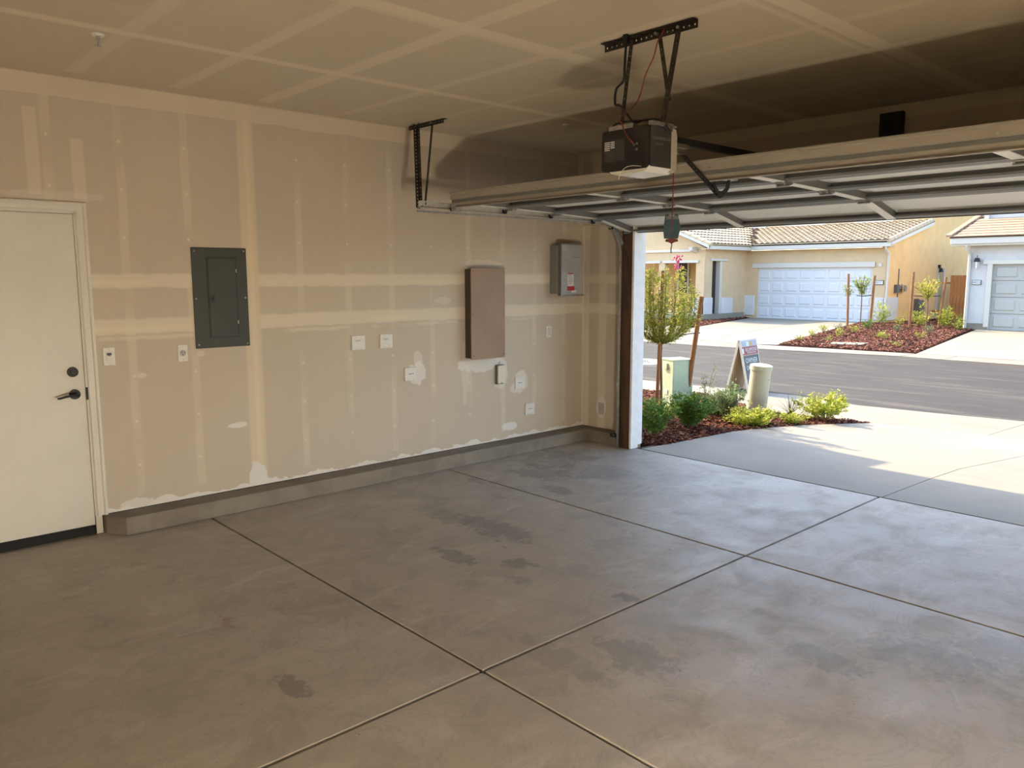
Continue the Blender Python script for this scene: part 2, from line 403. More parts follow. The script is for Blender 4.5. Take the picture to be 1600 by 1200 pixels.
SIGNG = plain('sign_dark_grey', (.09, .085, .08), .5, var=.03); SIGNW = plain('sign_white_frame', (.72, .66, .56), .5, var=.03); SIGNR = plain('sign_red', (.30, .045, .05), .5, var=.03); SIGNP = plain('sign_plywood', (.52, .40, .24), .7, var=.08)
ORANGE = plain('sign_orange', (.6, .35, .1), .5); SIGNL = plain('sign_light_grey', (.42, .42, .46), .5)
PINK = plain('pink_blossom', (.80, .10, .32), .6, var=.1, nscale=40)
WARM = stucco('porch_inner_stucco', (.55, .38, .17)); DARKIN = plain('doorway_shade', (.035, .025, .02), .8); GLASS = plain('window_glass_dark', (.05, .06, .07), .1)
L_GREEN = leafm('leaf_green', (.07, .17, .03), (.18, .30, .05), (.42, .48, .10))
L_YEL = leafm('leaf_yellow_green', (.24, .32, .035), (.52, .54, .07), (.72, .62, .12))
L_MID = leafm('leaf_mixed', (.13, .21, .035), (.40, .44, .06), (.66, .56, .14))
L_GREY = leafm('leaf_blue_grey', (.13, .19, .09), (.27, .34, .15), (.46, .50, .24))

# ------------------------------------------------------------------ the garage shell
H = 2.853; XR = 6.15; YB = -7.4
def struct(o, name=None): o['kind'] = 'structure'; return o
# slab: a base in the joints' colour, and the poured bays on it
fl = struct(box('floor', JOINT, -.2, XR + .2, YB - .2, -.083, -.16, -.022))
xs = [-.16, 3.0775, XR + .1]; ys = [YB - .1, -6.08, -4.0235, -1.962, -.090]
for i in range(len(xs) - 1):
    for j in range(len(ys) - 1):
        g = .007
        box('slab', FLOOR, xs[i] + (g if i else 0), xs[i + 1] - g, ys[j] + g, ys[j + 1] - g, -.10, 0.0, fl, .005, 2)
# left wall with the doorway cut out (door between y -5.63 and -4.69)
mb = MB()
mb.box(-.15, 0, -4.69, .02, .122, H + .02); mb.box(-.15, 0, YB, -5.64, .122, H + .02); mb.box(-.15, 0, -5.64, -4.69, 2.062, H + .02)
struct(mb.build('wall_left', LEFT))
struct(box('wall_back', LEFT, -.15, XR + .15, YB - .15, YB, 0, H + .02))
struct(box('wall_right', LEFT, XR, XR + .15, YB, .12, 0, H + .02))
mb = MB(); mb.box(0, .615, -.045, .10, .122, H + .02); mb.box(5.52, XR, -.045, .10, .122, H + .02)
struct(mb.build('wall_front', FRONT))
# header over the opening, flush with the rough jambs
struct(box('trim_1', FRONT, .0, XR, -.16, .10, 2.16, H + .02))
struct(box('ceiling', CEIL, -.15, XR + .15, YB - .15, .10, H, H + .14))
# stem walls (curbs) under the boards
mb = MB(); mb.prism([(-.15, -4.665), (.06, -4.665), (.178, -4.575), (.178, -.178), (-.15, -.178)], 'z', 0, .117)
c_ = struct(mb.build('baseboard_left', CURB, None, .006, 2))
mb = MB(); mb.box(-.15, .60, -.178, .02, 0, .117); struct(mb.build('baseboard_front', CURB, None, .006, 2))
mb = MB(); mb.box(5.53, XR + .1, -.178, .02, 0, .117); mb.box(XR - .05, XR + .15, YB, -.178, 0, .117); mb.box(-.15, .10, YB, -5.70, 0, .117)
struct(mb.build('baseboard_right', CURB, None, .006, 2))
# dark gap under the boards
struct(box('trim_2', BLACK, -.12, -.004, -4.66, -.03, .112, .13))
# rough wooden jambs and the white return boards of the big opening
def jamb(xa, xb, xw, xe, nm, xo):
    e = empty(nm, (0, 0, 0), kind='structure')
    box('rough_jamb', WOODJ, xa, xb, -.185, -.145, 0, 2.16, e, .002)
    box('white_return_board', JAMBW, xw, xe, -.188, -.080, .004, 2.16, e, .003)
    box('outer_jamb', JAMBW, xo - .02, xo + .02, -.14, .12, .0, 2.16, e)
jamb(.604, .730, .731, .757, 'trim_3', .625); jamb(5.41, 5.56, 5.386, 5.409, 'trim_4', 5.535)
MB_ = MB().box(.757, 5.386, -.185, -.080, 2.14, 2.16); struct(MB_.build('trim_5', JAMBW))
# own house outside: eave that shades the driveway, and the outer skin
mb = MB(); mb.prism([(-6.0, 1.71), (-2.93, 1.70), (-1.22, 1.44), (-1.235, 1.05), (9.5, 1.05), (9.5, .10), (-6.0, .10)], 'z', 3.05, 3.25)
struct(mb.build('roof', HTRIM))
struct(box('wall_outer', STUCC, -6.0, .60, .10, .16, -.1, 3.05)); struct(box('wall_outer_right', STUCC, 5.56, 9.5, .10, .16, -.1, 3.05))
struct(box('wall_outer_head', STUCC, .60, 5.56, .10, .16, 2.16, 3.05))
struct(box('wall_upper', STUCC, -6.0, 9.5, -1.2, -.9, 3.0, 6.2))

# ------------------------------------------------------------------ the man door in the left wall
d1 = empty('door_1', (0, -5.165, 0), kind='structure')
def D(name, mb, m, bevel=0, seg=1, parent=None): 
    o = mb.build(name, m, parent or d1, bevel, seg)
    if not parent: o.location = (0, 5.165, 0)
    return o
D('door_slab', MB().box(-.05, -.006, -5.625, -4.712, .035, 2.044), WHITE, .002)
D('door_sweep', MB().box(-.052, .004, -5.625, -4.714, .006, .062), RUBBER, .002)
D('door_stop_gap', MB().box(-.06, -.010, -5.64, -4.69, .0, 2.06), BLACK)
def casing():
    # stepped profile: two flats and two beads, across the width u (0 inner edge .. .062 outer edge)
    prof = [(0, 0), (0, .009), (.006, .013), (.012, .013), (.015, .010), (.040, .014), (.044, .020), (.050, .022), (.056, .020), (.062, .020), (.062, 0)]
    mb = MB(); y0, y1, zt, zb = -4.700, -5.630, 2.052, .120
    pts = [((-4.700, zb), (1, 0)), ((-4.700, zt), (1, 1)), ((-5.630, zt), (-1, 1)), ((-5.630, zb), (-1, 0))]
    vs = []
    for (y, z), (dy, dz) in pts:
        for u, t in prof: vs.append((t, y + dy * u, z + dz * u))
    n = len(prof); fs = []
    for k in range(3):
        for i in range(n - 1): fs.append((k * n + i, k * n + i + 1, (k + 1) * n + i + 1, (k + 1) * n + i))
    fs += [tuple(range(n)), tuple(range(3 * n, 4 * n))]
    mb.add(vs, fs); return mb
D('casing', casing(), WHITE)
D('jamb_leg', MB().box(-.06, .010, -4.711, -4.672, .002, .125).box(-.06, .010, -5.66, -5.625, .002, .125), WHITE, .002)
D('jamb', MB().box(-.06, .002, -4.711, -4.697, .002, 2.056).box(-.06, .002, -5.64, -5.626, .002, 2.056).box(-.06, .002, -5.64, -4.697, 2.046, 2.062), WHITE)
kn = D('lever_rose', MB().cyl((-.008, -4.775, .926), (.012, -4.775, .926), .033, .030, 24), BLACK, .002)
mb = MB(); mb.cyl((0, -4.775, .926), (.052, -4.775, .926), .011, .011, 12); mb.tube([(.050, -4.765, .926), (.054, -4.80, .927), (.053, -4.84, .922), (.050, -4.87, .914), (.049, -4.885, .914)], .0085, 8, .006)
mb.build('lever', BLACK, kn)
D('deadbolt', MB().cyl((-.008, -4.778, 1.068), (.016, -4.778, 1.068), .033, .029, 24).cyl((.016, -4.778, 1.068), (.020, -4.778, 1.068), .018, .016, 16), BLACK)
D('strike_plate', MB().box(-.012, .0035, -4.711, -4.697, .885, .965), BLACK)

# ------------------------------------------------------------------ wall fittings on the left wall
def screws(parent, pts, x, r=.0055):
    for y, z in pts: MB().cyl((x - .002, y, z), (x + .003, y, z), r, r * .8, 10).build('screw', STEEL, parent)
# breaker panel
bp = empty('breaker_panel', (0, -3.81, 1.50), label='dark grey electrical breaker panel with narrow hinged door, screwed flush on left wall', cat='electrical panel')
O = Vector((0, -3.81, 1.50))
def loc(mb, off): mb.v = [(v[0] - off[0], v[1] - off[1], v[2] - off[2]) for v in mb.v]; return mb
def P(name, mb, m, parent, off, bevel=0, seg=1): return loc(mb, off).build(name, m, parent, bevel, seg)
P('cover', MB().box(0, .012, -4.006, -3.617, 1.166, 1.858), PANEL, bp, O, .004, 2)
P('door_recess', MB().box(.0, .0135, -3.908, -3.694, 1.232, 1.796), PANELD, bp, O)
pd = P('panel_door', MB().box(.010, .0175, -3.897, -3.704, 1.242, 1.786), PANEL, bp, O, .002, 2)
loc(MB().box(.016, .0205, -3.905, -3.858, 1.485, 1.535), O).build('latch', PANELD, pd, .002)
loc(MB().box(.0205, .022, -3.885, -3.867, 1.500, 1.520), O).build('latch_button', BLACK, pd)
for z in (1.70, 1.34): P('hinge', MB().cyl((.018, -3.700, z - .012), (.018, -3.700, z + .012), .0035, n=8), STEEL, bp, O)
for y, z in ((-3.985, 1.834), (-3.637, 1.838), (-3.988, 1.510), (-3.637, 1.510), (-3.985, 1.192), (-3.637, 1.184)):
    P('screw', MB().cyl((.010, y, z), (.016, y, z), .0065, .005, 10), STEEL, bp, O)

def plate(name, yc, zc, wd, ht, label, cat='wall plate', group=None, mat=None):
    e = empty(name, (0, yc, zc), label=label, cat=cat, group=group)
    MB().box(0, .007, -wd / 2, wd / 2, -ht / 2, ht / 2).build('cover_plate', mat or PLATEW, e, .003, 2)
    return e
# timer switch
e = plate('timer_switch', -4.563, 1.151, .072, .117, 'white timer switch with small dark display beside the white door', 'switch')
MB().box(.006, .011, -.017, .017, -.034, .034).build('switch_body', PLATEW, e, .002); MB().box(.0108, .0118, -.014, .014, .008, .024).build('display', INKG, e)
MB().box(.011, .013, -.014, .014, -.030, .003).build('rocker', PLATEW, e, .001); MB().box(.0108, .013, -.006, .006, .003, .007).build('button', INKG, e)
for z in (-.048, .048): MB().cyl((.006, 0, z), (.0085, 0, z), .003, n=8).build('screw', PLATEG, e)
# round receptacle
e = plate('round_receptacle', -4.096, 1.143, .066, .116, 'white wall outlet with one round locking socket, below left of breaker panel', 'outlet')
r_ = MB().cyl((.006, 0, 0), (.0095, 0, 0), .021, n=24).build('socket_face', PLATEG, e)
for a in (20, 140, 260):
    q = math.radians(a); MB().box(.0095, .0105, -.0025 + .011 * math.cos(q), .0025 + .011 * math.cos(q), .011 * math.sin(q) - .005, .011 * math.sin(q) + .005).build('slot', INK, r_)
for z in (-.045, .045): MB().cyl((.006, 0, z), (.0085, 0, z), .003, n=8).build('screw', PLATEG, e)
# blank double plates
def blank(yc, zc, label, style, depth=.014):
    e = empty('blank_cover_plate', (0, yc, zc), label=label, cat='wall plate')
    MB().box(-.001, depth, -.060, .060, -.057, .057).build('cover_plate', PLATEW, e, .004, 2)
    for y in (-.023, .023):
        for z in (-.043, .043): MB().cyl((depth - .001, y, z), (depth + .001, y, z), .0032, n=8).build('screw', PLATEG, e)
    if style == 1:   # handwritten marks, three short strokes
        mb = MB()
        for k, y in enumerate((-.024, -.009, .006)):
            mb.box(depth, depth + .0006, y, y + .003, .008, .022); mb.box(depth, depth + .0006, y, y + .009, .019 - .005 * (k % 2), .022 - .005 * (k % 2))
        mb.build('marking', INK, e)
    else:
        mb = MB()
        for k in range(5): mb.box(depth, depth + .0006, -.022 + k * .010, -.016 + k * .010, -.003 + .003 * (k % 2), .006 - .002 * (k % 2))
        mb.build('marking', INK if style == 2 else RED, e)
    return e
blank(-2.717, 1.134, 'white square blank plate, left one of the pair at chest height mid wall', 1)
blank(-2.453, 1.133, 'white square blank plate, right one of the pair at chest height mid wall', 1)
blank(-2.217, .839, 'white square blank plate in a white plaster smear, below and right of the pair', 2)
blank(-.953, .647, 'white square blank plate right of the small beige box, upper of two', 2)
blank(-.818, .380, 'white square blank plate lowest on the left wall near front corner', 3)
e = plate('slotted_plate', -.556, 1.119, .070, .110, 'narrow white wall plate with a column of small buttons near front corner', 'wall plate')
mb = MB()
for k in range(6):
    for s in (-1, 1): mb.box(.007, .009, s * .011 - .006, s * .011 + .006, -.036 + k * .013, -.028 + k * .013)
mb.build('buttons', PLATEG, e)
# outlet on the front wall, buried in mud
e = empty('front_wall_outlet', (.252, -.045, .325), label='outlet plate smeared with joint compound on the front wall near the corner', cat='outlet')
MB().box(-.036, .036, -.008, 0, -.058, .058).build('cover_plate', PLATEG, e, .003, 2); MB().cyl((0, -.011, 0), (0, -.006, 0), .004, n=8).build('screw', INKG, e)

# brown media cabinet cover
O = Vector((0, -1.41, 1.325))
e = empty('brown_cabinet', O, label='tall brown metal enclosure cover standing proud of left wall', cat='enclosure')
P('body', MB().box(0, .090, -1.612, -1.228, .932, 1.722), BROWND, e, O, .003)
P('front_cover', MB().box(.088, .100, -1.620, -1.221, .922, 1.732), BROWN, e, O, .003, 2)
for y in (-1.600, -1.241):
    for z in (1.70, 1.325, .955): P('screw', MB().cyl((.099, y, z), (.102, y, z), .005, n=8), BROWND, e, O)
# small beige box under it
O = Vector((0, -1.215, .75))
e = empty('beige_junction_box', O, label='small upright beige plastic box under the brown enclosure', cat='box')
P('body', MB().box(0, .034, -1.262, -1.168, .662, .842), INKG, e, O, .006, 2)
P('lid', MB().prism(rrect(-1.258, -1.171, .668, .838, .012), 'x', .030, .046), CREAM, e, O, .004, 2)
P('keyhole', MB().box(.046, .0465, -1.222, -1.212, .668, .682), BLACK, e, O)
P('wire_stub', MB().tube([(.015, -1.225, .84), (.02, -1.222, .862), (.018, -1.212, .872)], .003), INKG, e, O)
# grey steel enclosure with film and warning sticker
O = Vector((0, -.385, 1.72))
e = empty('grey_enclosure', O, label='grey steel wall enclosure with film covered front and red warning sticker', cat='enclosure')
P('back_box', MB().box(0, .135, -.545, -.232, 1.49, 1.955), GREYBOX, e, O, .003)
P('door_panel', MB().box(.137, .157, -.548, -.226, 1.478, 1.962), FILM, e, O, .005, 2)
mb = MB(); mb.box(.125, .160, -.556, -.546, 1.470, 1.970); P('hinge_edge', mb, INKG, e, O)
P('top_lip', MB().box(.120, .150, -.555, -.30, 1.962, 1.972), GALV, e, O); P('bottom_lip', MB().box(.120, .162, -.555, -.23, 1.466, 1.480), GALV, e, O)
mb = MB()
for k in range(20): mb.cyl((.105, -.5455, 1.505 + k * .0225), (.105, -.549, 1.505 + k * .0225), .0035, n=6)
P('knockout_dots', mb, STEEL, e, O)
mb = MB(); rr = random.Random(3)
for k in range(9):   # creases of the loose plastic film
    z = 1.52 + k * .05; mb.tube([(.158, -.540 + rr.random() * .02, z), (.1595, -.515 + rr.random() * .02, z + .03), (.158, -.50 + rr.random() * .04, z - .01 + rr.random() * .06)], .0018, 4)
for k in range(4): mb.tube([(.158, -.535 + k * .025, 1.955), (.160, -.525 + k * .025, 1.93), (.158, -.53 + k * .028, 1.90)], .002, 4)
P('film_creases', mb, PAPERW, e, O)
st = P('warning_sticker', MB().box(.157, .1582, -.458, -.372, 1.545, 1.690), PAPERW, e, O)
loc(MB().box(.158, .1588, -.456, -.374, 1.678, 1.690), O).build('sticker_header', RED, st)
loc(MB().box(.158, .1588, -.462, -.360, 1.520, 1.562), O).build('sticker_red_block', RED, st)
mb = MB()
for k, (a, b) in enumerate(((-.448, -.395), (-.440, -.392), (-.444, -.390), (-.450, -.382), (-.436, -.400))): mb.box(.158, .1588, a, b, 1.660 - k * .018, 1.664 - k * .018)
loc(mb, O).build('sticker_lines', INKG, st)
P('barcode_label', MB().box(.157, .1583, -.40, -.33, 1.500, 1.522), PAPERW, e, O)
mb = MB()
for k in range(7): mb.box(.157, .1578, -.375 + k * .012, -.369 + k * .012, 1.838, 1.846 + (.005 if k == 0 else 0))
P('maker_lettering', mb, INKG, e, O)

# fire sprinklers in the ceiling
def sprinkler(x, y, label):
    e = empty('fire_sprinkler', (x, y, H), label=label, cat='sprinkler')
    MB().cyl((0, 0, 0), (0, 0, -.010), .031, .027, 24).build('escutcheon', PLATEW, e); MB().cyl((0, 0, -.01), (0, 0, -.030), .010, .007, 10).build('body', STEEL, e)
    mb = MB()
    for s in (-1, 1): mb.tube([(s * .006, 0, -.022), (s * .013, 0, -.030), (s * .013, 0, -.045), (0, 0, -.056)], .0022, 5)
    mb.build('frame_arms', STEEL, e); MB().cyl((0, 0, -.056), (0, 0, -.0585), .014, n=12).build('deflector', STEEL, e)
sprinkler(1.07, -4.80, 'white ceiling fire sprinkler near the left wall above the white door')
sprinkler(1.00, -1.37, 'small ceiling fire sprinkler beyond the track hanger towards the header')

# ------------------------------------------------------------------ perforated angle iron
def perf_bar(mb, p0, p1, wdir, wd, t=.003, pitch=.038, hole=.009):
    """flat perforated strip from p0 to p1, wdir = direction across; real square holes"""
    p0 = Vector(p0); p1 = Vector(p1); L = (p1 - p0).length; d = (p1 - p0) / L; wv = Vector(wdir); wv = (wv - d * wv.dot(d)).normalized(); n = d.cross(wv)
    k = max(1, int(L / pitch)); pt = L / k; hw = wd / 2; h = hole / 2
    vs = []; fs = []
    def q(u, v, s): return p0 + d * u + wv * v + n * (s * t / 2)
    for s in (-1, 1):
        for i in range(k):
            a = i * pt; c = a + pt / 2
            o = len(vs); vs += [q(a, -hw, s), q(a + pt, -hw, s), q(a + pt, hw, s), q(a, hw, s), q(c - h, -h, s), q(c + h, -h, s), q(c + h, h, s), q(c - h, h, s)]
            fs += [(o, o + 1, o + 5, o + 4), (o + 1, o + 2, o + 6, o + 5), (o + 2, o + 3, o + 7, o + 6), (o + 3, o, o + 4, o + 7)]
    o = len(vs); vs += [q(0, -hw, -1), q(L, -hw, -1), q(L, -hw, 1), q(0, -hw, 1), q(0, hw, -1), q(L, hw, -1), q(L, hw, 1), q(0, hw, 1)]
    fs += [(o, o + 1, o + 2, o + 3), (o + 4, o + 7, o + 6, o + 5), (o, o + 3, o + 7, o + 4), (o + 1, o + 5, o + 6, o + 2)]
    mb.add(vs, fs); return mb
def perf_angle(name, p0, p1, w1, w2, wd, parent, m=ANGLE, **k):
    mb = MB(); w1 = Vector(w1).normalized(); w2 = Vector(w2).normalized(); p0 = Vector(p0); p1 = Vector(p1)
    perf_bar(mb, p0 + w1 * wd / 2, p1 + w1 * wd / 2, w1, wd, **k); perf_bar(mb, p0 + w2 * wd / 2, p1 + w2 * wd / 2, w2, wd, **k)
    return mb.build(name, m, parent, fix=False)

# left track hanger: angle on the ceiling and two straps down to the track
def hanger(sx, label, xo=0.0):
    e = empty('track_hanger', (0, 0, 0), label=label, cat='hanger')
    X = lambda x: x * sx + xo
    perf_angle('ceiling_angle', (X(.10), -2.25, H - .004), (X(.555), -2.25, H - .004), (0, 0, -1), (0, 1, 0), .032, e)
    perf_angle('wide_strap', (X(.235), -2.27, H - .012), (X(.575), -2.50, 2.165), (sx, 0, .3), (0, -1, 0), .034, e, pitch=.032, hole=.011)
    mb = MB(); perf_bar(mb, (X(.43), -2.262, H - .012), (X(.600), -2.47, 2.19), (1, 0, 0), .022, pitch=.032, hole=.006); mb.build('narrow_strap', ANGLE, e, fix=False)
    for x in (.235, .43): MB().cyl((X(x), -2.285, H - .022), (X(x), -2.245, H - .022), .007, n=6).build('bolt', GALV, e)
hanger(1, 'dark perforated steel hanger from ceiling to the end of the left door track')

# fill lamp added out of view by the right wall to brighten the interior
LCOL = (1, .89, .74)
wl = empty('fill_lamp', (5.72, -4.9, 0), label='added low round warm fill lamp on the floor by the right wall, out of view', cat='lamp')
MB().cyl((0, 0, 0), (0, 0, .015), .09, .08, 24).cyl((0, 0, .015), (0, 0, .07), .03, n=16).build('base', BLACK, wl)
dm = bpy.data.materials.new('fill_globe'); dm.use_nodes = True; b = dm.node_tree.nodes['Principled BSDF']
b.inputs['Emission Color'].default_value = (*LCOL, 1); b.inputs['Emission Strength'].default_value = 165
MB().ball((0, 0, .19), .15, 24, 14).build('globe', dm, wl)
MB().cyl((0, 0, .36), (0, 0, .375), 0.36, .35, 32).build('fill_lamp_visor', TRIMW, wl); MB().cyl((0, -.16, .01), (0, -.16, .37), .008, n=8).build('pole', BLACK, wl)  # flat visor added to hold the fill light off the ceiling

# ------------------------------------------------------------------ garage door tracks
def track(sx, xo, label):
    e = empty('door_track', (0, 0, 0), label=label, cat='track')
    X = lambda x: x * sx + xo
    # path of the track centre in (y,z)
    ya, za, yb, zb = -2.53, 2.192, -.52, 2.170
    path = [(ya, za), (yb, zb)]
    R = .335; cy, cz = yb, zb - R
    arc = [(cy + R * math.sin(a), cz + R * math.cos(a)) for a in [math.radians(t) for t in range(0, 91, 9)]]
    def channel(pts, name):
        # C profile: web outside (away from the door), lips up and down
        prof = [(.026, .026), (.0, .026), (.0, -.026), (.026, -.026), (.026, -.022), (.003, -.022), (.003, .022), (.026, .022)]
        vs = []; m = len(pts); n = len(prof)
        for k, (y, z) in enumerate(pts):
            y0, z0 = pts[max(k - 1, 0)]; y1, z1 = pts[min(k + 1, m - 1)]; dy, dz = y1 - y0, z1 - z0; l = math.hypot(dy, dz); ny, nz = -dz / l, dy / l
            for u, v in prof: vs.append((X(.597 + u), y + ny * v, z + nz * v))
        fs = [(k * n + i, k * n + (i + 1) % n, (k + 1) * n + (i + 1) % n, (k + 1) * n + i) for k in range(m - 1) for i in range(n)]
        fs += [tuple(range(n)), tuple(range((m - 1) * n, m * n))]
        return MB().add(vs, fs).build(name, GALV if name != 'horizontal_track' else TRACKW, e)
    channel(path, 'horizontal_track'); channel(arc, 'curved_track'); channel([(cy + R, cz), (cy + R, .004)], 'vertical_track')
    MB().box(min(X(.590), X(.600)), max(X(.590), X(.600)), -2.54, -.50, 2.135, 2.150).build('track_flange', GALV, e)
    for z in (.16, .62, 1.15, 1.66): MB().box(min(X(.585), X(.598)), max(X(.585), X(.598)), -.215, -.145, z - .02, z + .02).box(min(X(.57), X(.61)), max(X(.57), X(.61)), -.1500, -.1455, z - .025, z + .025).build('wall_bracket', GALV, e)
    MB().cyl((X(.585), -.35, 2.10), (X(.625), -.35, 2.10), .012, n=8).build('bolt', BLACK, e)
TRACKW = plain('track_bright_galvanised', (.62, .60, .53), .4, .35, var=.08, nscale=20)
track(1, 0, 'left galvanised door track, horizontal run curving down the jamb to the floor')
track(-1, 6.165, 'right galvanised door track beyond the right edge of the opening')

# ------------------------------------------------------------------ the open sectional door
gd = empty('garage_door', (3.08, -1.2, 2.2), label='open white sectional garage door lying overhead on its tracks', cat='garage door')
GO = Vector((3.08, -1.2, 2.2))
DX0, DX1 = .655, 5.505
# section corner points on the under side: (y, z)
sec = [(-2.265, 2.212), (-1.695, 2.203), (-1.165, 2.190), (-.625, 2.168), (-.150, 2.062)]
for k in range(4):
    (y0, z0), (y1, z1) = sec[k], sec[k + 1]
    L = math.hypot(y1 - y0, z1 - z0); ang = math.atan2(z1 - z0, y1 - y0)
    T = Matrix.Translation(Vector((0, y0, z0)) - GO) @ Matrix.Rotation(ang, 4, 'X')   # u along y', v up
    s_ = empty('section', (0, 0, 0)); s_.parent = gd
    g = .004; th = .050
    # outer skin and folded rails: profile in (y', z')
    def prof(pts, name, m, x0=DX0, x1=DX1, par=s_): return MB().prism([(a, b) for a, b in pts], 'x', x0, x1, T).build(name, m, par)
    prof([(g, th), (L - g, th), (L - g, th - .004), (g, th - .004)], 'outer_skin', STIP)
    prof([(g, 0), (g, th), (g + .003, th), (g + .003, .003), (g + .045, .003), (g + .045, .014), (g + .048, .014), (g + .048, 0)], 'rail', DOORSHADE)
    prof([(L - g, 0), (L - g, th), (L - g - .003, th), (L - g - .003, .003), (L - g - .045, .003), (L - g - .045, .014), (L - g - .048, .014), (L - g - .048, 0)], 'rail', DOORSHADE)
    # embossed long panels between the stiles
    sx = [DX0 + .03, 1.85, 3.07, 4.29, DX1 - .03]
    mbp = MB()
    for a, b in zip(sx[:-1], sx[1:]):
        for (u0, u1, v) in ((.085, L - .085, .040), (.115, L - .115, .034)):
            vs = []
        i0, i1, j0, j1 = a + .10, b - .10, .085, L - .085
        o = [(i0, j0, th - .004), (i1, j0, th - .004), (i1, j1, th - .004), (i0, j1, th - .004)]
        c = .018; q = [(i0 + c, j0 + c, th - .016), (i1 - c, j0 + c, th - .016), (i1 - c, j1 - c, th - .016), (i0 + c, j1 - c, th - .016)]
        mbp.add([T @ Vector(p) for p in o + q], [(0, 1, 5, 4), (1, 2, 6, 5), (2, 3, 7, 6), (3, 0, 4, 7), (4, 5, 6, 7)])
    mbp.build('embossed_panels', STIP, s_)
    for i, x in enumerate(sx):
        hw = .030 if i in (0, 4) else .032
        T2 = T @ Matrix.Translation((0, 0, -.004)); sf = MB().box(x - hw, x + hw, .010, L - .010, 0, .003, T2).build('stile', DOORWH, s_)
        wb = MB().box(x - hw, x - hw + .003, .010, L - .010, .003, th - .001, T2).box(x + hw - .003, x + hw, .010, L - .010, .003, th - .001, T2).build('stile_web', DOORSHADE, s_)
# top strut
mb = MB(); y = -2.268
mb.prism([(y, 2.295), (y - .014, 2.290), (y - .014, 2.278), (y - .004, 2.272), (y - .004, 2.236), (y + .012, 2.232), (y + .012, 2.183), (y - .006, 2.178), (y - .006, 2.174), (y + .016, 2.174), (y + .016, 2.232), (y + .075, 2.236), (y + .075, 2.295)], 'x', DX0 - .005, DX1)
so = loc(mb, GO).build('top_strut', STRUT, gd)
for x in (1.6, 2.95, 4.35): loc(MB().cyl((x, -2.285, 2.246), (x, -2.268, 2.246), .006, n=6), GO).build('screw', GALV, gd)
# corner roller brackets at the top edge, hinges, rollers
def hinge(x, k, end=False):
    y0, z0 = sec[k]; z0 -= .005
    mb = MB(); mb.box(x - .034, x - .024, y0 - .045, y0 + .045, z0 - .008, z0 + .004); mb.box(x + .024, x + .034, y0 - .045, y0 + .045, z0 - .008, z0 + .004)
    mb.box(x - .034, x + .034, y0 - .050, y0 - .018, z0 - .005, z0 - .001); mb.box(x - .034, x + .034, y0 + .018, y0 + .050, z0 - .005, z0 - .001)
    mb.cyl((x - .042, y0, z0 - .014), (x + .042, y0, z0 - .014), .007, n=8)
    for sx_ in (-.026, .026):
        for sy in (-.036, .036): mb.cyl((x + sx_, y0 + sy, z0 - .004), (x + sx_, y0 + sy, z0 - .013), .006, n=6)
    h = loc(mb, GO).build('hinge', GALV, gd)
    if end:
        s = -1 if x < 3 else 1
        loc(MB().cyl((x, y0, z0 - .016), (x + s * .075, y0, z0 - .016), .005, n=8), GO).build('roller_stem', STEEL, h)
        loc(MB().cyl((x + s * .052, y0, z0 - .016), (x + s * .070, y0, z0 - .016), .021, n=14), GO).build('roller', RUBBER, h)
for k in (1, 2, 3):
    for x in (1.85, 3.07, 4.29): hinge(x, k)
    for x in (DX0 + .035, DX1 - .035): hinge(x, k, True)
for x, s in ((DX0 + .02, -1), (DX1 - .02, 1)):
    mb = MB(); mb.box(x - .028, x + .028, -2.262, -2.20, 2.150, 2.20); b = loc(mb, GO).build('top_bracket', GALV, gd, .002)
    loc(MB().cyl((x, -2.235, 2.170), (x + s * .055, -2.235, 2.170), .019, n=14), GO).build('roller', RUBBER, b)
    mb = MB(); mb.box(x - .028, x + .028, -.22, -.155, 2.050, 2.066); loc(mb, GO).build('bottom_bracket', GALV, gd)
# bottom weather seal
ang = math.atan2(2.062 - 2.168, -.150 + .625)
T = Matrix.Translation(Vector((0, -.150, 2.062)) - GO) @ Matrix.Rotation(ang, 4, 'X')
MB().prism([(0, -.002), (.012, -.002), (.030, .010), (.034, .025), (.030, .040), (.012, .052), (0, .052)], 'x', DX0, DX1, T).build('bottom_seal', RUBBER, gd)

# centre pad on the header over the opening
tag(box('centre_pad', PADW, 2.96, 3.12, -.205, -.16, 2.35, 2.80, None, .004), 'dark vertical wooden centre pad on the header above the open door', 'mounting pad')

# ------------------------------------------------------------------ opener hung from the ceiling
OP = Vector((2.94, -2.88, 2.27))
op = empty('garage_door_opener', OP, label='black garage door opener motor unit with light lens, hung on perforated angle iron', cat='door opener')
def Q(name, mb, m, bevel=0, seg=1, par=None): return loc(mb, OP).build(name, m, par or op, bevel, seg)
T_ = Matrix.Identity(4)
x0, x1, y0, y1, z0, z1 = 2.792, 3.088, -2.985, -2.795, 2.172, 2.372
Q('housing', MB().prism(rrect(x0, x1, z0, z1, .022), 'y', y0, y1), OPBLK, .004, 2)
ep = Q('end_panel', MB().prism(rrect(x0 + .006, x1 - .003, z0 + .006, z1 - .006, .018), 'y', y0 - .004, y0 + .01), OPBLK, .003, 2)
lb = loc(MB().box(x0 + .022, x0 + .155, y0 - .0055, y0 - .0035, z0 + .045, z1 - .045), OP).build('rating_label', INK, ep)
mb = MB()
for k in range(5): mb.box(x0 + .026, x0 + .060, y0 - .0062, y0 - .0050, z1 - .062 - k * .009, z1 - .057 - k * .009)
for k in range(4): mb.box(x0 + .064, x0 + .090, y0 - .0062, y0 - .0050, z1 - .062 - k * .009, z1 - .057 - k * .009)
loc(mb, OP).build('label_print', PAPERW, lb)
mb = MB()
for k in range(8): mb.box(x0 + .028, x0 + .088, y0 - .0060, y0 - .0050, z0 + .052 + k * .007, z0 + .0535 + k * .007)
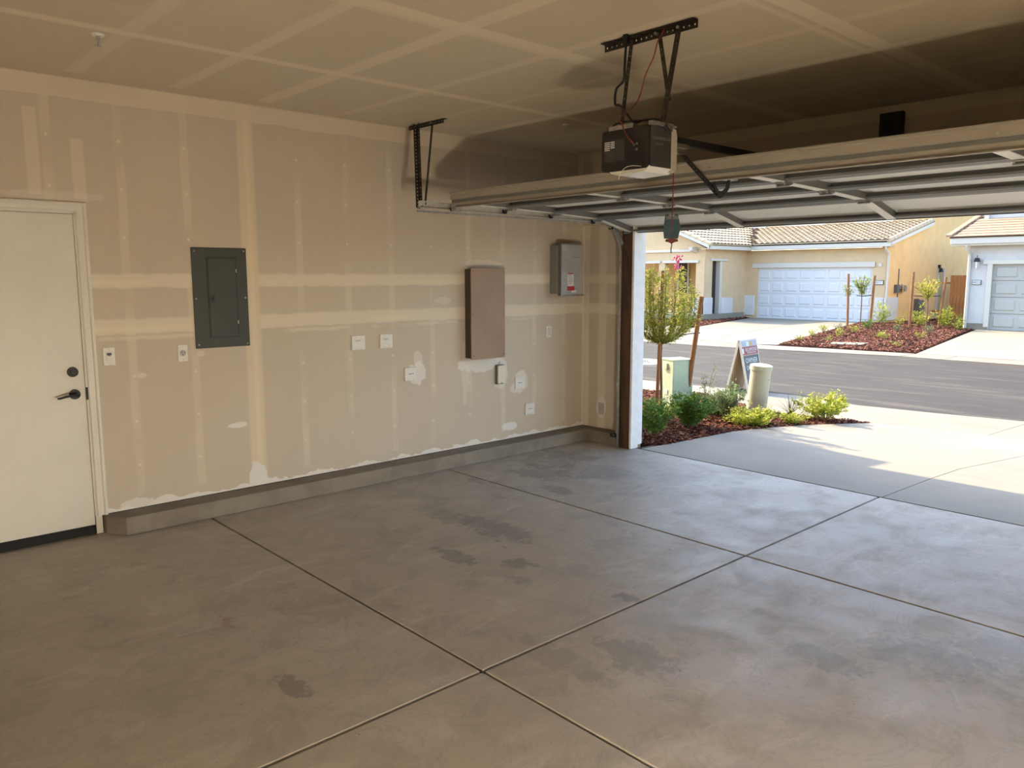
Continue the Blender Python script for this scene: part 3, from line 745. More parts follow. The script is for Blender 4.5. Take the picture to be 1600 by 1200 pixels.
for k in range(13): mb.box(x0 + .098, x0 + .150, y0 - .0060, y0 - .0050, z0 + .052 + k * .0075, z0 + .0535 + k * .0075)
loc(mb, OP).build('label_lines', INKG, lb)
loc(MB().cyl((3.005, y0 - .010, 2.285), (3.005, y0 - .003, 2.285), .006, n=10).cyl((3.020, y0 - .010, 2.289), (3.020, y0 - .003, 2.289), .006, n=10).cyl((3.019, y0 - .010, 2.262), (3.019, y0 - .003, 2.262), .006, n=10), OP).build('terminal_buttons', INKG, ep)
spn = Q('side_panel', MB().box(x1 - .004, x1 + .005, y0 + .012, y1 - .020, z0 + .006, z1 - .004), OPGRY, .003, 2)
text('maker_lettering', 'CHAMBERLAIN', INKG, .022, onleft(x1 + .0055 - OP.x, (y0 + y1) / 2 - OP.y - .004, 2.312 - OP.z), op, sx=.95)
text('model_lettering', 'MYQ 1/2 HP', INKG, .011, onleft(x1 + .0055 - OP.x, (y0 + y1) / 2 - OP.y - .02, 2.286 - OP.z), op)
Q('light_trim', MB().prism([(y1 - .022, z0 - .002), (y1 - .022, z1 - .012), (y1 - .012, z1 - .002), (y1 + .012, z1 - .006), (y1 + .022, z1 - .04), (y1 + .022, z0 + .01), (y1 + .008, z0 - .010), (y1 - .012, z0 - .010)], 'x', x0 + .03, x1 + .009), OPTRIM, .004, 2)
Q('lamp_lens', MB().prism([(x0 + .03, z0 + .012), (x0 + .06, z0 - .010), (x0 + .11, z0 - .022), (x1 - .03, z0 - .016), (x1 + .006, z0 + .004), (x1, z0 + .012)], 'y', y0 + .006, y1 + .01), LENS, .004, 2)
Q('top_bracket', MB().box(x0 + .05, x0 + .20, y0 - .003, y0 + .03, z1 - .004, z1 + .016), GALV)
Q('side_bracket', MB().box(x1 - .02, x1 + .006, y0 + .02, y1 - .01, z1 - .002, z1 + .018).box(x1 - .06, x1 + .004, y1 - .09, y1 + .02, z1 + .004, z1 + .012), GALV)
# rail to the header with the chain, trolley and door arm
Q('rail', MB().box(2.932, 2.968, y1, -.17, 2.335, 2.372), BLACK, .003)
Q('rail_cover', MB().cyl((2.95, y1 + .01, 2.352), (2.95, y1 + .18, 2.352), .030, n=14), OPBLK)
Q('sprocket', MB().cyl((2.95, y1 + .06, 2.318), (2.95, y1 + .06, 2.336), .032, n=18).cyl((2.95, y1 + .06, 2.268), (2.95, y1 + .06, 2.318), .018, n=12), BLACK)
mb = MB()
for k in range(34): mb.box(2.926 + .001 * (k % 2), 2.932, y1 + .02 + k * .028, y1 + .038 + k * .028, 2.375, 2.381)
Q('chain', mb, STEEL)
Q('trolley', MB().box(2.925, 2.975, y1 + .19, y1 + .29, 2.318, 2.338).box(2.935, 2.965, y1 + .21, y1 + .27, 2.290, 2.318), STEEL)
arm = MB(); perf_bar(arm, (2.950, y1 + .225, 2.315), (2.955, -2.20, 2.112), (0, 1, .6), .030, .004, .030, .010)
Q('door_arm', arm, BLACK); bpy.context.view_layer.update()
Q('curved_arm', MB().prism([(-2.262, 2.160), (-2.245, 2.172), (-2.195, 2.127), (-2.160, 2.128), (-2.128, 2.148), (-2.105, 2.200), (-2.080, 2.206), (-2.092, 2.150), (-2.130, 2.108), (-2.185, 2.085)], 'x', 2.958, 2.963), BLACK)
Q('door_bracket', MB().box(2.93, 2.99, -2.12, -2.05, 2.192, 2.206), GALV)
# hanging frame
oh = empty('opener_hanger', (0, 0, 0), label='perforated angle iron bolted under the ceiling with three straps holding the opener', cat='hanger')
perf_angle('ceiling_angle', (2.645, -2.80, H - .006), (3.215, -2.80, H - .006), (0, 0, -1), (0, -1, 0), .036, oh, pitch=.030)
perf_angle('strap', (2.815, -2.805, H - .02), (2.800, -2.86, 2.385), (1, 0, 0), (0, 1, 0), .022, oh, pitch=.03)
perf_angle('strap', (3.105, -2.815, H - .02), (3.055, -2.86, 2.385), (1, 0, 0), (0, 1, 0), .030, oh, pitch=.03)
perf_angle('cross_brace', (2.975, -2.79, H - .02), (3.065, -2.82, 2.50), (1, 0, 0), (0, 1, 0), .022, oh, pitch=.03)
for x in (2.815, 2.985, 3.115): MB().cyl((x, -2.825, H - .022), (x, -2.79, H - .022), .008, n=6).build('bolt', GALV, oh)
for xc, yc in ((2.80, -2.78), (3.06, -2.78)):
    box('mud_patch', plain('ceiling_patch', (.60, .58, .54), .8, var=.03), xc - .07, xc + .07, yc - .03, yc + .07, H - .002, H + .004, oh)
def cord(name, pts, r, m, label, n=8):
    # smooth through the points
    P_ = [Vector(p) for p in pts]; out = []
    for i in range(len(P_) - 1):
        a, b, c, d = P_[max(i - 1, 0)], P_[i], P_[i + 1], P_[min(i + 2, len(P_) - 1)]
        for k in range(n):
            t = k / n; out.append(.5 * ((2 * b) + (c - a) * t + (2 * a - 5 * b + 4 * c - d) * t * t + (3 * b - a - 3 * c + d) * t ** 3))
    out.append(P_[-1]); return tag(MB().tube(out, r, 6).build(name, m), label, 'cord')
pc = cord('power_cord', [(2.825, -2.845, H), (2.826, -2.850, 2.80), (2.824, -2.855, 2.70), (2.815, -2.85, 2.635), (2.768, -2.85, 2.60), (2.762, -2.85, 2.53), (2.80, -2.86, 2.515), (2.87, -2.90, 2.47), (2.95, -2.93, 2.405), (3.02, -2.93, 2.405), (3.085, -2.88, 2.400), (3.112, -2.84, 2.35)], .0065, BLACK, 'black power cord drooping from the ceiling plug down to the opener')
MB().box(2.812, 2.840, -2.862, -2.832, H - .045, H).build('plug', BLACK, pc, .003)
cord('bell_wire', [(3.045, -2.80, H + .02), (3.010, -2.83, 2.79), (2.99, -2.835, 2.72), (2.945, -2.84, 2.64), (2.905, -2.85, 2.52), (2.885, -2.95, 2.43), (2.935, -2.998, 2.385), (2.965, -3.002, 2.335), (3.005, -2.995, 2.288)], .0032, REDW, 'thin dark red bell wire running from the ceiling to the back of the opener')
cord('loose_antenna_wire', [(3.05, -2.992, 2.180), (3.00, -3.0, 2.186), (2.965, -3.01, 2.178), (2.945, -3.02, 2.150), (2.935, -3.02, 2.125)], .0015, CREAM, 'thin pale antenna wire hanging loose under the back of the opener')
cord('black_loop_cable', [(2.84, -2.98, 2.365), (2.855, -2.97, 2.395), (2.90, -2.955, 2.408), (3.0, -2.94, 2.404), (3.07, -2.90, 2.392), (3.105, -2.86, 2.355)], .0045, BLACK, 'black cable looping over the top of the opener housing')
# emergency release: rope, card, handle
rc = empty('release_cord', (2.95, -2.60, 2.29), label='red emergency release cord with teal instruction card and dark red handle', cat='cord')
MB().tube([(0, 0, 0), (.002, 0, -.2), (.0, -.002, -.36), (0, 0, -.43)], .003, 6).build('rope', REDW, rc)
MB().tube([(0, 0, -.455), (.002, 0, -.47), (-.003, 0, -.49), (-.001, 0, -.51)], .003, 6).build('rope_tail', INKG, rc)
T = Matrix.Rotation(math.radians(40), 4, 'Z')
cardm = MB()
cardm.prism([(-.040, -.105), (-.045, -.06), (-.036, .018), (-.032, .022), (-.022, .022), (-.012, .012), (0, .008), (.010, .014), (.020, .022), (.030, .016), (.040, -.03), (.044, -.05), (.032, -.105)], 'y', -.003, .003, T @ Matrix.Translation((0, 0, -.33)))
ca = cardm.build('instruction_card', TEAL, rc)
MB().box(-.030, -.004, -.0035, .0035, -.336, -.318, T).box(.004, .032, -.0035, .0035, -.336, -.318, T).build('card_window', INKG, ca)
MB().prism([(-.034, -.450), (-.030, -.438), (0, -.434), (.030, -.438), (.034, -.450), (.016, -.453), (.004, -.460), (-.004, -.460), (-.016, -.453)], 'y', -.008, .008, T).build('handle', REDH, rc, .002)
# safety sensor by the foot of the left track
ss = empty('safety_sensor', (.56, -.215, .115), label='small black safety sensor at the foot of the left track', cat='sensor')
MB().box(-.028, .004, -.02, .012, -.015, .022).build('body', BLACK, ss, .003); MB().cyl((.004, -.004, .003), (.012, -.004, .003), .010, n=12).build('eye', INKG, ss); MB().box(-.01, .045, .012, .016, -.02, .02).build('bracket', BLACK, ss)

# ------------------------------------------------------------------ outside ground
def zd(y): return -.038 * (y + .085)
def ground(name, pts, m, zoff=0.0, thick=.12, zf=None, parent=None):
    """a slab with a horizontal outline pts, its top following the fall of the lot"""
    zf = zf or (lambda x, y: max(-.205, zd(y)) + zoff)
    n = len(pts); vs = [(x, y, zf(x, y)) for x, y in pts] + [(x, y, zf(x, y) - thick) for x, y in pts]
    mb = MB().add(vs, [tuple(range(n)), tuple(range(n, 2 * n))[::-1]] + [(i, (i + 1) % n, n + (i + 1) % n, n + i) for i in range(n)])
    o = mb.build(name, m, parent); return o
struct(box('ground', SOIL, -60, 60, .16, 70, -.6, -.235))
dr = struct(ground('driveway', [(.70, -.083), (9.0, -.083), (9.0, 5.3), (3.0, 5.3), (1.0, 3.3), (.72, 2.0)], JOINT, -.014, .15, lambda x, y: zd(y) - .014))
g = .004
z_ = lambda x, y: zd(y)
ground('slab', [(.793, -.079), (3.096 - g, -.079), (3.080 - g, .93), (3.088 - g, 1.58), (3.258 - g, 2.86), (3.46, 4.30), (2.85, 4.02), (2.2, 3.86), (1.419, 3.705), (1.19, 3.25), (1.005, 2.807), (.837, 2.219), (.752, 1.623), (.776, 1.014), (.800, .41)], DRIVE, 0, .10, z_, dr)
ground('slab', [(3.096 + g, -.079), (9.0, -.079), (9.0, 5.0), (4.4, 4.65), (3.47, 4.31), (3.258 + g, 2.86), (3.088 + g, 1.58), (3.080 + g, .93)], DRIVE, 0, .10, z_, dr)
# apron and gutter on the near side of the street
gu = struct(ground('gutter_near', [(-14, 2.9), (-2.361, 3.964), (-1.523, 4.423), (-.849, 4.081), (-.212, 3.715), (.32, 3.447), (.909, 3.664), (1.419, 3.705), (9, 3.9), (9, 6.4), (2.547, 5.57), (1.529, 5.40), (.529, 5.28), (-.562, 5.52), (-1.79, 5.38), (-3.318, 5.19), (-14, 4.2)], JOINT, -.014))
zg = lambda x, y: max(-.205, zd(y)) - .001
ground('concrete_panel', [(-14, 2.9), (-2.361, 3.964), (-1.523, 4.423), (-.849, 4.081), (-.212, 3.715), (.32, 3.447), (.909, 3.664), (1.419, 3.705), (2.2, 3.865), (2.606, 3.95), (2.62, 5.59), (1.529, 5.40), (.529, 5.28), (-.562, 5.52), (-1.79, 5.38), (-3.318, 5.19), (-14, 4.2)], GUT, 0, .1, zg, gu)
ground('concrete_panel', [(2.614, 3.955), (2.85, 4.02), (3.46, 4.30), (4.4, 4.65), (9, 5.0), (9, 6.6), (5, 5.95), (2.628, 5.595)], GUT, 0, .1, zg, gu)
flat = lambda z: (lambda x, y: z)
struct(ground('street', [(-40, 2.0), (-14, 4.2), (-3.318, 5.17), (-1.79, 5.36), (-.562, 5.50), (.529, 5.26), (1.529, 5.38), (2.547, 5.56), (9, 6.5), (30, 9), (30, 13), (6, 12.8), (.719, 12.44), (-1.498, 13.02), (-5.44, 12.1), (-8.578, 11.79), (-40, 10)], ASPH, 0, .1, flat(-.208)))
gf = struct(ground('gutter_far', [(-40, 11.2), (-9.616, 13.05), (-6.166, 13.3), (-1.895, 13.8), (.348, 13.83), (30, 14.4), (30, 13), (6, 12.8), (.719, 12.44), (-1.498, 13.02), (-5.44, 12.1), (-8.578, 11.79), (-40, 10)], JOINT, 0, .1, flat(-.212)))
for a, b in (((-40, 10.0, 11.2), (-6.2, 12.02, 13.30)), ((-6.17, 12.03, 13.31), (-1.92, 12.93, 13.79)), ((-1.89, 12.92, 13.80), (-1.0, 12.87, 13.815)), ((-.98, 12.86, 13.815), (30, 13.0, 14.4))):
    ground('concrete_panel', [(a[0], a[1]), (b[0], b[1]), (b[0], b[2]), (a[0], a[2])], GUT, 0, .1, flat(-.198), gf)
# far driveways
fd = struct(ground('far_driveway', [(-13.4, 25.75), (-8.40, 25.75), (-5.429, 13.65), (-6.166, 13.32), (-9.425, 13.08), (-11.3, 18.3)], JOINT, 0, .1, flat(-.206)))
ground('slab', [(-13.4, 25.75), (-10.6, 25.75), (-7.63, 13.23), (-9.425, 13.09), (-11.3, 18.3)], FARCON, 0, .1, flat(-.196), fd)
ground('slab', [(-10.57, 25.75), (-8.40, 25.75), (-5.429, 13.66), (-6.166, 13.34), (-7.60, 13.24)], FARCON, 0, .1, flat(-.196), fd)
struct(ground('far_driveway_right', [(-4.05, 25.3), (2.5, 25.3), (2.5, 13.95), (-1.895, 13.82)], FARCON, 0, .1, flat(-.196)))
struct(ground('porch_step', [(-19.0, 22.0), (-13.62, 22.0), (-13.62, 25.4), (-19.0, 25.4)], FARCON, 0, .3, flat(.05)))
# manhole with a pale ring in the street
mh = empty('manhole', (-5.35, 7.6, -.208), label='round utility cover in a pale concrete ring in the street', cat='manhole')
MB().cyl((0, 0, 0), (0, 0, .008), .62, n=32).build('concrete_ring', plain('ring_concrete', (.56, .53, .46), .8, var=.05), mh)
MB().cyl((0, 0, .006), (0, 0, .014), .36, n=28).build('iron_cover', plain('worn_iron', (.30, .29, .27), .7, .3, var=.3, nscale=8), mh)
mb = MB()
for a in range(-3, 4):
    for b in range(-3, 4):
        if a * a + b * b < 10: mb.box(a * .09 - .028, a * .09 + .028, b * .09 - .012, b * .09 + .012, .014, .018)
mb.build('cover_studs', INKG, mh)
# red survey paint on the far gutter
mk = MB().box(-4.32, -4.10, 13.30, 13.34, -.198, -.1965).box(-3.95, -3.75, 13.42, 13.46, -.198, -.1965).box(-4.5, -4.46, 13.1, 13.4, -.198, -.1965)
tag(mk.build('survey_mark', plain('faded_red_paint', (.50, .25, .18), .8)), 'faded red survey paint dashes on the far gutter', 'paint mark')

# ------------------------------------------------------------------ mulch
def inside(p, poly):
    x, y = p; c = False; n = len(poly)
    for i in range(n):
        x1, y1 = poly[i]; x2, y2 = poly[(i + 1) % n]
        if (y1 > y) != (y2 > y) and x < (x2 - x1) * (y - y1) / (y2 - y1) + x1: c = not c
    return c
def chipmesh(name, poly, n, s0, s1, zf, m, bbox, parent=None, seed=1):
    rr = random.Random(seed); v = []; f = []; tone = []
    k = 0
    while k < n:
        x = rr.uniform(bbox[0], bbox[1]); y = rr.uniform(bbox[2], bbox[3])
        if not inside((x, y), poly): continue
        k += 1; L = rr.uniform(s0, s1); W = L * rr.uniform(.25, .6); T = L * rr.uniform(.1, .25); t = rr.random()
        M_ = Matrix.Translation((x, y, zf(x, y) + rr.uniform(.0, .022))) @ Matrix.Rotation(rr.uniform(0, 6.3), 4, 'Z') @ Matrix.Rotation(rr.uniform(-.5, .5), 4, 'X') @ Matrix.Rotation(rr.uniform(-.5, .5), 4, 'Y')
        o = len(v)
        for a in (-L / 2, L / 2):
            for b in (-W / 2, W / 2):
                for c in (-T / 2, T / 2): v.append(M_ @ Vector((a * rr.uniform(.7, 1), b * rr.uniform(.6, 1), c)))
        f += [(o, o + 1, o + 3, o + 2), (o + 4, o + 6, o + 7, o + 5), (o, o + 4, o + 5, o + 1), (o + 2, o + 3, o + 7, o + 6), (o, o + 2, o + 6, o + 4), (o + 1, o + 5, o + 7, o + 3)]
        tone += [t] * 8
    me = bpy.data.meshes.new(name); me.from_pydata([tuple(p) for p in v], [], f); me.materials.append(m)
    a = me.attributes.new('tone', 'FLOAT', 'POINT'); a.data.foreach_set('value', tone); me.update()
    o = bpy.data.objects.new(name, me); COL.objects.link(o); o.parent = parent; return o
nearbed = [(-8.0, .22), (.79, .22), (.80, .41), (.776, 1.014), (.752, 1.623), (.837, 2.219), (1.005, 2.807), (1.19, 3.25), (1.40, 3.69), (.909, 3.65), (.32, 3.43), (-.212, 3.69), (-.849, 4.05), (-1.523, 4.40), (-2.361, 3.94), (-8.0, 3.40)]
struct(ground('mulch_bed', nearbed, SOIL, -.012, .12))
zn = lambda x, y: zd(y) - .012
tag(chipmesh('bark_mulch', nearbed, 15000, .025, .075, zn, CHIP, (-3.2, 1.42, .17, 4.4), seed=2), 'reddish bark mulch covering the planting bed beside the garage opening', 'mulch', kind='stuff')
farbed = [(-8.40, 25.48), (-7.40, 25.48), (-7.40, 29.7), (-4.8, 29.7), (-4.8, 24.0), (-3.95, 24.0), (-1.93, 13.84), (-5.38, 13.64)]
struct(ground('mulch_bed_far', farbed, SOIL, 0, .1, flat(-.19)))
tag(chipmesh('bark_mulch', farbed, 16000, .05, .12, flat(-.185), CHIP, (-8.4, -1.9, 13.6, 31), seed=5), 'reddish bark mulch across the street between the two driveways', 'mulch', kind='stuff')
strip = [(-13.45, 25.5), (-13.62, 25.5), (-13.62, 22.0), (-19, 22.0), (-19, 15.5), (-16.0, 12.6), (-9.7, 13.02), (-11.35, 18.3)]
strip2 = [(-13.35, 25.4), (-13.50, 25.4), (-13.50, 21.8), (-17.5, 21.9), (-14.5, 18.4), (-11.35, 18.6), (-13.40, 25.2)]
struct(ground('far_lawn_strip', [(-11.4, 18.2), (-14.6, 18.3), (-18, 22), (-25, 22), (-25, 12.3), (-9.55, 13.05)], FARCON, 0, .1, flat(-.197)))
struct(ground('mulch_bed_porch', strip2, SOIL, 0, .1, flat(-.185)))
tag(chipmesh('bark_mulch', strip2, 3000, .05, .12, flat(-.18), CHIP, (-17.5, -11.3, 18.3, 25.6), seed=8), 'reddish bark mulch beside the porch of the cream house', 'mulch', kind='stuff')
tag(ground('stepping_slab', [(-4.56, 15.15), (-4.42, 14.45), (-3.66, 14.75), (-3.80, 15.55)], FARCON, 0, .05, flat(-.150)), 'pale square concrete slab set in the far mulch bed', 'slab')

# ------------------------------------------------------------------ plants
def plant(name, loc_, label, cat, stems, leafmat, hgt, rad, leaves, ls, seed, lean=0, barkm=None, base=.0, stemr=.004, up=.6, group=None, dens0=.25, flowers=None, fat=0):
    """stems fan out from the foot; leaves sit along twigs of them"""
    rr = random.Random(seed); e = empty(name, loc_, label=label, cat=cat, group=group)
    sm = MB(); pts = []
    for i in range(stems):
        a = 2 * math.pi * (i + rr.uniform(-.3, .3)) / stems; r = rad * rr.uniform(.45, 1.0) * (1 if i else .2); h = hgt * (1 - .35 * (r / rad) ** 2) * rr.uniform(.75, 1.05)
        p0 = Vector((0, 0, base)); p3 = Vector((math.cos(a) * r + lean * h, math.sin(a) * r, base + h))
        p1 = p0 + Vector((math.cos(a) * r * (.25 + .75 * fat), math.sin(a) * r * (.25 + .75 * fat), h * (.4 - .25 * fat))); p2 = p0 + Vector((math.cos(a) * r * (.7 + .5 * fat), math.sin(a) * r * (.7 + .5 * fat), h * (.72 - .1 * fat)))
        path = []
        for k in range(7):
            t = k / 6; path.append(p0 * (1 - t) ** 3 + p1 * 3 * t * (1 - t) ** 2 + p2 * 3 * t * t * (1 - t) + p3 * t ** 3)
        sm.tube(path, stemr, 5, stemr * .4)
        for q in range(5):
            b = path[rr.randint(2, 5)]; d = Vector((rr.uniform(-1, 1), rr.uniform(-1, 1), rr.uniform(0, 1.1))).normalized() * rad * rr.uniform(.2, .5)
            sm.tube([b, b + d * .5 + Vector((0, 0, .01)), b + d], stemr * .5, 4, stemr * .25); pts.append((b, b + d))
        pts += [(path[k], path[k + 1]) for k in range(int(6 * dens0), 6)] * 2
    sm.build('stems', barkm or BARK, e)
    v = []; f = []; tone = []
    for _ in range(leaves):
        a, b = rr.choice(pts); p = a.lerp(b, rr.random()) + Vector([rr.gauss(0, ls * .5) for _ in range(3)])
        if p.z < base + .01: p.z = base + .02
        d = Vector((p.x * 1.5 + rr.gauss(0, rad * .6), p.y * 1.5 + rr.gauss(0, rad * .6), rr.gauss(up * rad, rad * .5)))
        if d.length < 1e-4: continue
        d.normalize(); s = d.cross(Vector((rr.gauss(0, .4), rr.gauss(0, .4), 1))).normalized(); n = s.cross(d)
        L = ls * rr.uniform(.6, 1.15); W = L * .24; o = len(v)
        v += [p, p + d * L * .45 + s * W + n * L * .05, p + d * L - n * L * .12, p + d * L * .45 - s * W + n * L * .05]
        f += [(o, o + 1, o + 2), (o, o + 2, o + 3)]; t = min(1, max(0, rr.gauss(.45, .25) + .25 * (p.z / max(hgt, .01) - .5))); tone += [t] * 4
    me = bpy.data.meshes.new('foliage'); me.from_pydata([tuple(q) for q in v], [], f); me.materials.append(leafmat)
    at = me.attributes.new('tone', 'FLOAT', 'POINT'); at.data.foreach_set('value', tone); me.update()
    o = bpy.data.objects.new('foliage', me); COL.objects.link(o); o.parent = e
    if flowers:
        for c, s, num in flowers:
            mb = MB()
            for k in range(num):
                q = Vector(c) + Vector([rr.gauss(0, s * .45) for _ in range(3)]); mb.ball(q, s * rr.uniform(.18, .30), 6, 4)
            mb.build('blossom_cluster', PINK, e)
    return e
def Z(x, y): return max(-.205, zd(y)) - .01
def nearp(x, y): return (x, y, Z(x, y))
plant('green_shrub', nearp(.30, 1.42), 'bushy dark green shrub in the near bed below the leaning wooden stake', 'shrub', 14, L_GREEN, .42, .30, 3600, .046, 21, flowers=None)
plant('green_shrub', nearp(.44, .60), 'dark green shrub close against the white door jamb', 'shrub', 10, L_GREEN, .42, .24, 2200, .044, 22)
plant('flowering_shrub', nearp(.17, 2.42), 'upright green shrub in front of the folding sign, left of the pedestal', 'shrub', 11, L_GREY, .44, .22, 1300, .052, 23, up=1.0)
plant('yellow_green_shrub', nearp(.62, 2.22), 'low bushy yellow green shrub at the foot of the beige pedestal', 'shrub', 14, L_YEL, .20, .34, 2400, .044, 24)
plant('yellow_green_shrub', nearp(.86, 2.72), 'small low yellow green plant right of the pedestal at the driveway edge', 'shrub', 9, L_YEL, .13, .19, 700, .038, 29)
plant('yellow_green_shrub', nearp(.97, 3.37), 'spreading yellow green shrub at the tip of the near bed by the gutter', 'shrub', 13, L_YEL, .36, .38, 2300, .046, 25, stemr=.004, dens0=.4)
plant('yellow_green_shrub', nearp(-.30, .95 + .8), 'small yellow green plant around the foot of the young flowering tree', 'shrub', 7, L_YEL, .20, .20, 600, .038, 26)
plant('wispy_shrub', nearp(-.35, 2.75), 'tall thin wispy shrub behind the green bush, leaning right', 'shrub', 5, L_GREY, .62, .20, 230, .036, 27, lean=.12)
plant('green_shrub', nearp(-.05, 2.60), 'green shrub between the utility box and the flowering white-leaved shrub', 'shrub', 9, L_GREEN, .28, .26, 1200, .042, 28)
def blades(name, x, y, z, n, h, spread, m, label, seed, wd=.010):
    rr = random.Random(seed); e = empty(name, (x, y, z), label=label, cat='grass plant'); v = []; f = []; tone = []
    for i in range(n):
        a = rr.uniform(0, 6.28); r = spread * rr.uniform(.2, 1); hh = h * rr.uniform(.6, 1.05); s = Vector((-math.sin(a), math.cos(a), 0)) * wd / 2
        pr = None
        for k in range(5):
            t = k / 4; c = Vector((math.cos(a) * (r * t ** 1.5 + .01), math.sin(a) * (r * t ** 1.5 + .01), hh * (t - .25 * t * t * (r / spread)))); ww = (1 - t * .92)
            v += [c - s * ww, c + s * ww, c + Vector((math.cos(a), math.sin(a), 0)) * wd * .25 * ww]
            o = len(v) - 3
            if k: f += [(o - 3, o, o + 2, o - 1), (o - 1, o + 2, o + 1, o - 2), (o - 3, o - 2, o + 1, o)]
        tone += [rr.random()] * 15
    me = bpy.data.meshes.new('blades'); me.from_pydata([tuple(q) for q in v], [], f); me.materials.append(m)
    at = me.attributes.new('tone', 'FLOAT', 'POINT'); at.data.foreach_set('value', tone); me.update()
    o = bpy.data.objects.new('blades', me); COL.objects.link(o); o.parent = e; return e
blades('spiky_plant', .513, 3.34, Z(0, 3.34), 34, .36, .30, L_GREY, 'spiky grey green grass plant between the pedestal and the spreading shrub', 5, .012)
blades('variegated_grass', -.02, 2.15, Z(0, 2.15), 60, .16, .16, L_GREY, 'pale striped grass tuft behind the dark green shrub', 6, .010)

# young flowering tree with its stakes
tx, ty = -.276, 1.627
tr = plant('flowering_tree', nearp(tx, ty), 'young flowering tree with yellow green crown and pink blossoms beside the jamb', 'tree', 24, L_MID, 1.02, .41, 9000, .040, 31, base=.92, stemr=.006, dens0=.0, fat=1,
           flowers=[((.13, .10, 1.94), .045, 22), ((.12, .10, 1.84), .045, 22)])
MB().tube([(.012, .01, -.02), (.012, .01, .4), (.0, .0, .8), (.01, .0, 1.05), (.03, .01, 1.30)], .017, 9, .012).build('trunk', BARK, tr)
sk = tag(MB().cyl((tx - .012, ty - .045, Z(0, ty) - .05), (tx + .028, ty - .035, 1.72), .021, .021, 12).build('tree_stake', STAKE), 'upright round wooden stake half hidden in the crown of the flowering tree', 'stake')
sk = tag(MB().cyl((-.60, 2.60, -.16), (-.395, 2.62, 1.40), .034, .031, 14).build('tree_stake', STAKE), 'leaning round wooden stake standing right of the flowering tree', 'stake')
cord('tree_tie', [(-.62, 2.05, .955), (-.42, 1.75, .95), (tx + .03, ty + .03, .945), (-.36, 2.1, .93), (-.455, 2.60, .925), (-.43, 2.66, .925)], .007, RUBBER, 'dark rubber tie strung between the flowering tree and its leaning stake')

# pale green utility box
gb = empty('utility_box', (-.70, 2.55, -.15), math.radians(47), 'pale green metal utility pedestal behind the flowering tree trunk', 'utility box')
T = Matrix.Rotation(math.radians(0), 4, 'Z')
mb = MB(); w0, w1, h0, hh = .155, .145, .0, .72
mb.add([(-w0, -w0, 0), (w0, -w0, 0), (w0, w0, 0), (-w0, w0, 0), (-w1, -w1, hh), (w1, -w1, hh), (w1, w1, hh), (-w1, w1, hh)], [(0, 3, 2, 1), (4, 5, 6, 7), (0, 1, 5, 4), (1, 2, 6, 5), (2, 3, 7, 6), (3, 0, 4, 7)])
mb.build('body', GREENBOX, gb, .008, 2)
MB().box(-w1 - .006, w1 + .006, -w1 - .006, w1 + .006, hh - .012, hh + .010).build('cap', GREENBOX, gb, .005, 2)
MB().box(-.055, .02, -w1 - .024, -w1, .59, .67).build('hasp', GREENBOX, gb, .003); MB().box(-.045, .03, -w0 - .003, -w0 + .01, .26, .32).build('label', PAPERW, gb)
gb.rotation_euler = (0, 0, math.radians(-22))
# beige round pedestal
pd_ = empty('cable_pedestal', (.03, 3.32, -.14), label='beige round cable pedestal with flat cap standing in the mulch before the sign', cat='utility box')
pd_.rotation_euler = (0, math.radians(5), 0)
MB().cyl((0, 0, -.03), (0, 0, .585), .132, .132, 32).build('tube', BEIGEP, pd_); MB().cyl((0, 0, .575), (0, 0, .635), .144, .144, 32).cyl((0, 0, .635), (0, 0, .645), .144, .12, 32).build('cap', BEIGEP, pd_)
MB().box(.10, .136, -.004, .004, .46, .47).build('lock', INKG, pd_)
